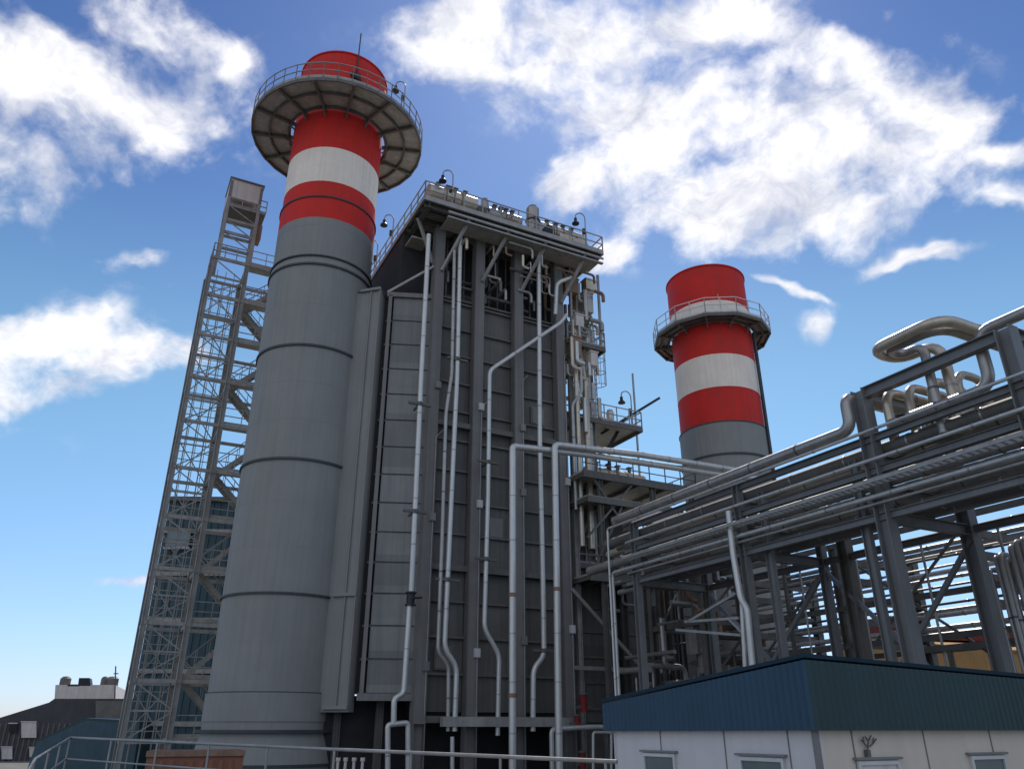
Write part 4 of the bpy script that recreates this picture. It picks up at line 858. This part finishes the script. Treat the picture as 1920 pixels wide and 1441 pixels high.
for (x0, x1, y0, y1, mm) in ((41, 69, 1352, 1382, 'wbox'), (18, 33, 1355, 1372, 'dark'), (4, 24, 1399, 1422, 'wbox'), (56, 66, 1400, 1418, 'wbox')):
    m_ = MB(); m_.poly([cw(x0, y1)-cn*.1, cw(x1, y1)-cn*.1, cw(x1, y0)-cn*.1, cw(x0, y0)-cn*.1], -cn*.15); wd = m_.build('window', mm, cb)
    m_ = MB(); m_.poly([cw(x0-1, y0+1)-cn*.26, cw(x1+1, y0+1)-cn*.26, cw(x1+1, y0-1)-cn*.26, cw(x0-1, y0-1)-cn*.26], -cn*.06); m_.build('frame', 'trim', wd)
m_ = MB(); m_.poly([cw(180, 1362)-cn*.1, cw(258, 1362)-cn*.1, cw(258, 1313)-cn*.1, cw(180, 1313)-cn*.1], -cn*.2); m_.build('wall_panel', 'dsteel', cb)
ts_ = thing('teal_shed', 'dark teal shed with a sloped roof below the charcoal building', 'shed', on_d(150, 1370, 62))
a = on_d(66, 1370, 62); b = on_d(262, 1370, 58); a.z = b.z = 0; sdv = (b-a).normalized(); sn = Vector((-sdv.y, sdv.x, 0))
def sw(px, py): r = ray(px, py); return CAM+r*((a-CAM).dot(sn)/r.dot(sn))
MB().poly([a, b, sw(262, 1356), sw(160, 1350), sw(68, 1392)], sn*8).build('wall', 'bluebld', ts_)
m_ = MB(); m_.poly([sw(160, 1350), sw(68, 1392), sw(66, 1388), sw(160, 1345), sw(262, 1351), sw(262, 1356)], sn*8.2); m_.build('roof', 'teal', ts_)
# terracotta container
tcn = thing('shipping_container', 'terracotta container behind the railing at the foot of the near stack', 'container', on_d(365, 1445, 26))
a = on_d(277, 1408, 27.5); b = on_d(458, 1410, 27.5); zt = a.z; cv = (b-a); cv.z = 0; ln = cv.length; cv.normalize(); cq = Vector((-cv.y, cv.x, 0)); a.z = 0
MB().obox(a+cv*ln/2+cq*1.2+ZZ*(zt/2), cv*ln/2, cq*1.2, ZZ*zt/2).build('body', 'terra', tcn)
m_ = MB()
for k in range(int(ln/.28)): m_.obox(a+cv*(.14+k*.28)-cq*.02+ZZ*(zt/2-.05), cv*.07, cq*.03, ZZ*(zt/2-.2))
m_.build('corrugation', 'terra', tcn)
m_ = MB(); m_.obox(a+cv*ln/2-cq*.03+ZZ*(zt-.06), cv*(ln/2+.03), cq*.04, ZZ*.08); m_.build('top_rail', 'brown', tcn)
# ochre building far right
ob = thing('ochre_building', 'ochre rendered building seen through the racks at lower right', 'building', on_d(1700, 1365, 75))
a = on_d(1560, 1365, 78); b = on_d(1850, 1365, 66); a.z = b.z = 0; ov = (b-a).normalized(); on_ = Vector((-ov.y, ov.x, 0))
def ow(px, py): r = ray(px, py); return CAM+r*((a-CAM).dot(on_)/r.dot(on_))
MB().poly([a, b, ow(1850, 1216), ow(1720, 1203), ow(1560, 1190)], on_*15).build('wall', 'tan', ob)
m_ = MB(); m_.poly([ow(1555, 1192), ow(1668, 1195), ow(1668, 1176), ow(1555, 1170)], on_*15.5); m_.build('roof', 'redroof', ob)
m_ = MB(); m_.poly([ow(1668, 1203), ow(1856, 1219), ow(1856, 1216), ow(1668, 1199)], on_*15.4); m_.build('parapet', 'tan', ob)
# pale warehouse behind turbine area
pw = thing('pale_warehouse', 'pale low warehouse behind the rack below the far stack', 'building', on_d(1480, 1365, 85))
a = on_d(1380, 1365, 88); b = on_d(1570, 1365, 82); a.z = b.z = 0; wv = (b-a).normalized(); wn = Vector((-wv.y, wv.x, 0))
MB().poly([a, b, b+wn*14, a+wn*14], ZZ*5.6).build('wall', 'casing2', pw)
m_ = MB(); m_.obox((a+b)/2+wn*7+ZZ*5.8, wv*((b-a).length/2+.3), wn*7.3, ZZ*.2); m_.build('roof', 'redroof', pw)

# ================================================================ cabin with blue roof
K0 = on_d(1526, 1362, 12.0); K0.z = 0
lw = -hh; rw = uu                                    # left wall runs back-left, right wall runs right
def on_l(px, py, off=0): r = ray(px, py); c = K0-uu*off; return CAM+r*((c-CAM).dot(uu)/r.dot(uu))
def on_r(px, py, off=0): r = ray(px, py); c = K0+hh*off; return CAM+r*((c-CAM).dot(hh)/r.dot(hh))
cbn = thing('site_cabin', 'white panelled cabin with blue sheet metal fascia at lower right', 'cabin', K0)
E_ = on_l(1150, 1366); LL = (E_-K0).dot(lw); RL = 9.0; ze = 2.74
MB().obox(K0+lw*LL/2+uu*.06+ZZ*ze/2, lw*LL/2, uu*.06, ZZ*ze/2).build('side_wall', 'cwall', cbn)
MB().obox(K0+rw*(RL/2+.06)-hh*.06+ZZ*ze/2, rw*(RL/2-.06), hh*.06, ZZ*ze/2).build('front_wall', 'bwall', cbn)
MB().obox(K0+rw*RL/2+lw*(LL-.06)+ZZ*ze/2, rw*(RL/2), hh*.05, ZZ*ze/2).build('rear_wall', 'cwall', cbn)
MB().obox(K0+rw*(RL-.06)+lw*LL/2+ZZ*ze/2, rw*.05, hh*(LL/2-.15), ZZ*ze/2).build('end_wall', 'cwall', cbn)
m_ = MB(); m_.bar(K0-uu*.02+hh*.02, K0-uu*.02+hh*.02+ZZ*ze, .07, .07, side=uu); m_.build('corner_trim', 'seam', cbn)
for px in (1240, 1360, 1480): m_ = MB(); p = on_l(px, 1400); p.z = 0; m_.bar(p-uu*.003, p-uu*.003+ZZ*ze, .015, .02, side=uu); m_.build('panel_joint', 'seam', cbn)
for px in (1600, 1735, 1860): m_ = MB(); p = on_r(px, 1400); p.z = 0; m_.bar(p+hh*.003, p+hh*.003+ZZ*ze, .015, .02, side=hh); m_.build('panel_joint', 'seam', cbn)
# fascia: ribbed sheet, sloping top edge on the side wall
OV = .12
def fas(p0, p1, z00, z01, z10, z11, nrm, m, nm):
    m_ = MB(); p0 = Vector(p0); p1 = Vector(p1); n = max(2, int((p1-p0).length/.12)); vs = []; fs = []
    for k in range(n*4+1):
        t = k/(n*4); o = (.0, .0, .018, .018)[k % 4]; b = p0.lerp(p1, t)+nrm*o
        vs += [b+ZZ*(z00+(z10-z00)*t), b+ZZ*(z01+(z11-z01)*t)]
    base = len(vs)
    for k in range(n*4): fs.append((2*k, 2*k+2, 2*k+3, 2*k+1))
    back = [v-nrm*.06 for v in vs]; m_.add(vs+back, fs+[tuple(i+base for i in f[::-1]) for f in fs]+[(2*k+1, 2*k+3, 2*k+3+base, 2*k+1+base) for k in range(n*4)]+[(2*k, 2*k+base, 2*k+2+base, 2*k+2) for k in range(n*4)])
    return m_.build(nm, m, cbn)
zL = on_l(1148, 1318, OV).z; zR = on_l(1500, 1238, OV).z; zF = on_r(1540, 1236, OV).z; zE = on_r(1920, 1272, OV)
KL = K0-uu*OV; zLo = on_l(1150, 1364, OV).z; print('fascia', zL, zR, zF, zE.z, LL)
zC = (zR+zF)/2; slope = (zE.z-zC)/((zE-K0).dot(rw))
fas(KL+lw*(LL+.15), KL+hh*OV, ze-.08, zL, ze-.06, zC, -uu, 'navy', 'side_fascia')
fas(KL+hh*OV, K0+rw*(RL+.1)+hh*OV, ze-.06, zC, ze-.06, zC+slope*(RL+.1), hh, 'teal', 'front_fascia')
rf = MB(); a0, a1 = KL+lw*(LL+.15)+ZZ*(zL+.03), KL+hh*OV+ZZ*(zC+.03); a2 = K0+rw*(RL+.1)+hh*OV+ZZ*(zC+.03+slope*(RL+.1)); a3 = K0+rw*(RL+.1)+lw*(LL+.15)+ZZ*(zL+.03)
rf.add([a0, a1, a2, a3, a0+ZZ*.05-uu*.04, a1+ZZ*.05-uu*.04+hh*.04, a2+ZZ*.05+hh*.04, a3+ZZ*.05], [(0, 3, 2, 1), (4, 5, 6, 7), (0, 1, 5, 4), (1, 2, 6, 5), (2, 3, 7, 6), (3, 0, 4, 7)])
rf.build('roof', 'navy', cbn)
m_ = MB(); m_.obox(K0+rw*RL/2+lw*LL/2+ZZ*(ze-.03), rw*(RL/2+.058), hh*(LL/2+.058), ZZ*.03); m_.build('soffit', 'seam', cbn)
MB().obox(K0+rw*RL/2+lw*LL/2+ZZ*(ze+.02), rw*(RL/2+.05), hh*(LL/2+.05), ZZ*.015).build('ceiling', 'seam', cbn)
def win(fn, nrm, along, x0, x1, ytop, hgt, nm='window', pane='glass', flush=.02):
    p = fn(x0, ytop); q = fn(x1, ytop); w_ = (q-p).length; c = (p+q)/2; c.z = p.z-hgt/2
    m_ = MB(); fw = .05
    for sg in (-1, 1): m_.obox(c+along*(sg*(w_/2-fw/2))+nrm*.02, along*fw/2, nrm*.03, ZZ*hgt/2); m_.obox(c+ZZ*(sg*(hgt/2-fw/2))+nrm*.02, along*(w_/2-fw), nrm*.03, ZZ*fw/2)
    f_ = m_.build(nm, 'trim', cbn)
    MB().obox(c+nrm*.012, along*(w_/2-fw-.002), nrm*.008, ZZ*(hgt/2-fw-.002)).build('pane', pane, f_)
    MB().obox(c+ZZ*(hgt/2+.03)+nrm*.035, along*(w_/2+.05), nrm*.035, ZZ*.015).build('drip_edge', 'seam', f_)
    return f_
win(on_l, -uu, hh, 1208, 1268, 1410, .9); win(on_l, -uu, hh, 1388, 1472, 1417, .9)
win(on_r, hh, uu, 1604, 1682, 1426, 2.0, 'door', 'wbox'); win(on_r, hh, uu, 1815, 1880, 1416, .9)
# branching fixture
t = thing('wall_fixture', 'small dark branching metal ornament on the beige cabin wall above the door', 'wall ornament', on_r(1627, 1410, .03))
c = on_r(1627, 1411, .05); m_ = MB(); m_.obox(c, uu*.028, hh*.03, ZZ*.045); m_.build('base_block', 'dsteel', t)
m_ = MB(); B = [(1627, 1411), (1627, 1400), (1620, 1392), (1618, 1380)], [(1627, 1400), (1636, 1394), (1643, 1384)], [(1627, 1400), (1628, 1388), (1633, 1378)], [(1620, 1392), (1615, 1386)], [(1636, 1394), (1638, 1382)], [(1628, 1388), (1622, 1380)]
for b in B: m_.tube([on_r(x, y, .05) for x, y in b], .011, 6, bend=.02)
m_.build('branch', 'dsteel', t)

# ================================================================ railing in front
ra, rb_ = on_d(1135, 1426, 13.2), on_d(132, 1382, 25.0)
fr = thing('guard_rail', 'long grey handrail across the bottom of the picture', 'railing', ra-ZZ*1.1)
m_ = MB(); m_.tube([ra+(ra-rb_).normalized()*.2, ra, rb_], .032, 10); m_.build('top_rail', 'steel', fr)
m_ = MB(); m_.tube([ra-ZZ*.5, rb_-ZZ*.5], .022, 8); m_.build('middle_rail', 'steel', fr)
for k in range(9): p = ra.lerp(rb_, k/8.0); MB().tube([p-ZZ*1.1, p], .024, 8).build('post', 'steel', fr)
rc = on_d(66, 1422, 20); rd = on_d(20, 1500, 17)
m_ = MB(); m_.tube([rb_, rc, rd], .032, 10, bend=.1); m_.build('stair_handrail', 'steel', fr)
m_ = MB(); m_.tube([rb_-ZZ*.5, rc-ZZ*.5, rd-ZZ*.5], .022, 8, bend=.1); m_.build('stair_middle_rail', 'steel', fr)
for q in (0.33, .66, 1): p = rb_.lerp(rc, q); MB().tube([p-ZZ*1.1, p], .024, 8).build('post', 'steel', fr)
wl = MB(); dr = (rb_-ra).normalized(); drh = Vector((dr.x, dr.y, 0)).normalized(); pr = Vector((-drh.y, drh.x, 0))
wl.add([ra-ZZ*1.1+pr*.15, rb_-ZZ*1.1+pr*.15, rb_-ZZ*1.1-pr*.15, ra-ZZ*1.1-pr*.15]+[Vector((v.x, v.y, 0)) for v in (ra+pr*.15, rb_+pr*.15, rb_-pr*.15, ra-pr*.15)],
       [(0, 1, 2, 3), (4, 7, 6, 5), (0, 4, 5, 1), (1, 5, 6, 2), (2, 6, 7, 3), (3, 7, 4, 0)])
tag(wl.build('retaining_wall', 'concrete'), 'low concrete wall carrying the long grey handrail', 'wall')
# small white vents along the bottom
G8 = 'short pale vent stubs behind the handrail'
for k, x in enumerate((634, 648, 664, 680)):
    p = on_d(x, 1424, 30); b = Vector((p.x, p.y, 0)); t = thing('vent_stub', f'{ordn[k]} short pale vent stub from the left behind the handrail', 'vent', b, G8)
    MB().tube([b, p], .05, 8).build('post', 'wbox', t); MB().tube([p-ZZ*.03, p+ZZ*.08], .08, 8).build('cap', 'wbox', t)
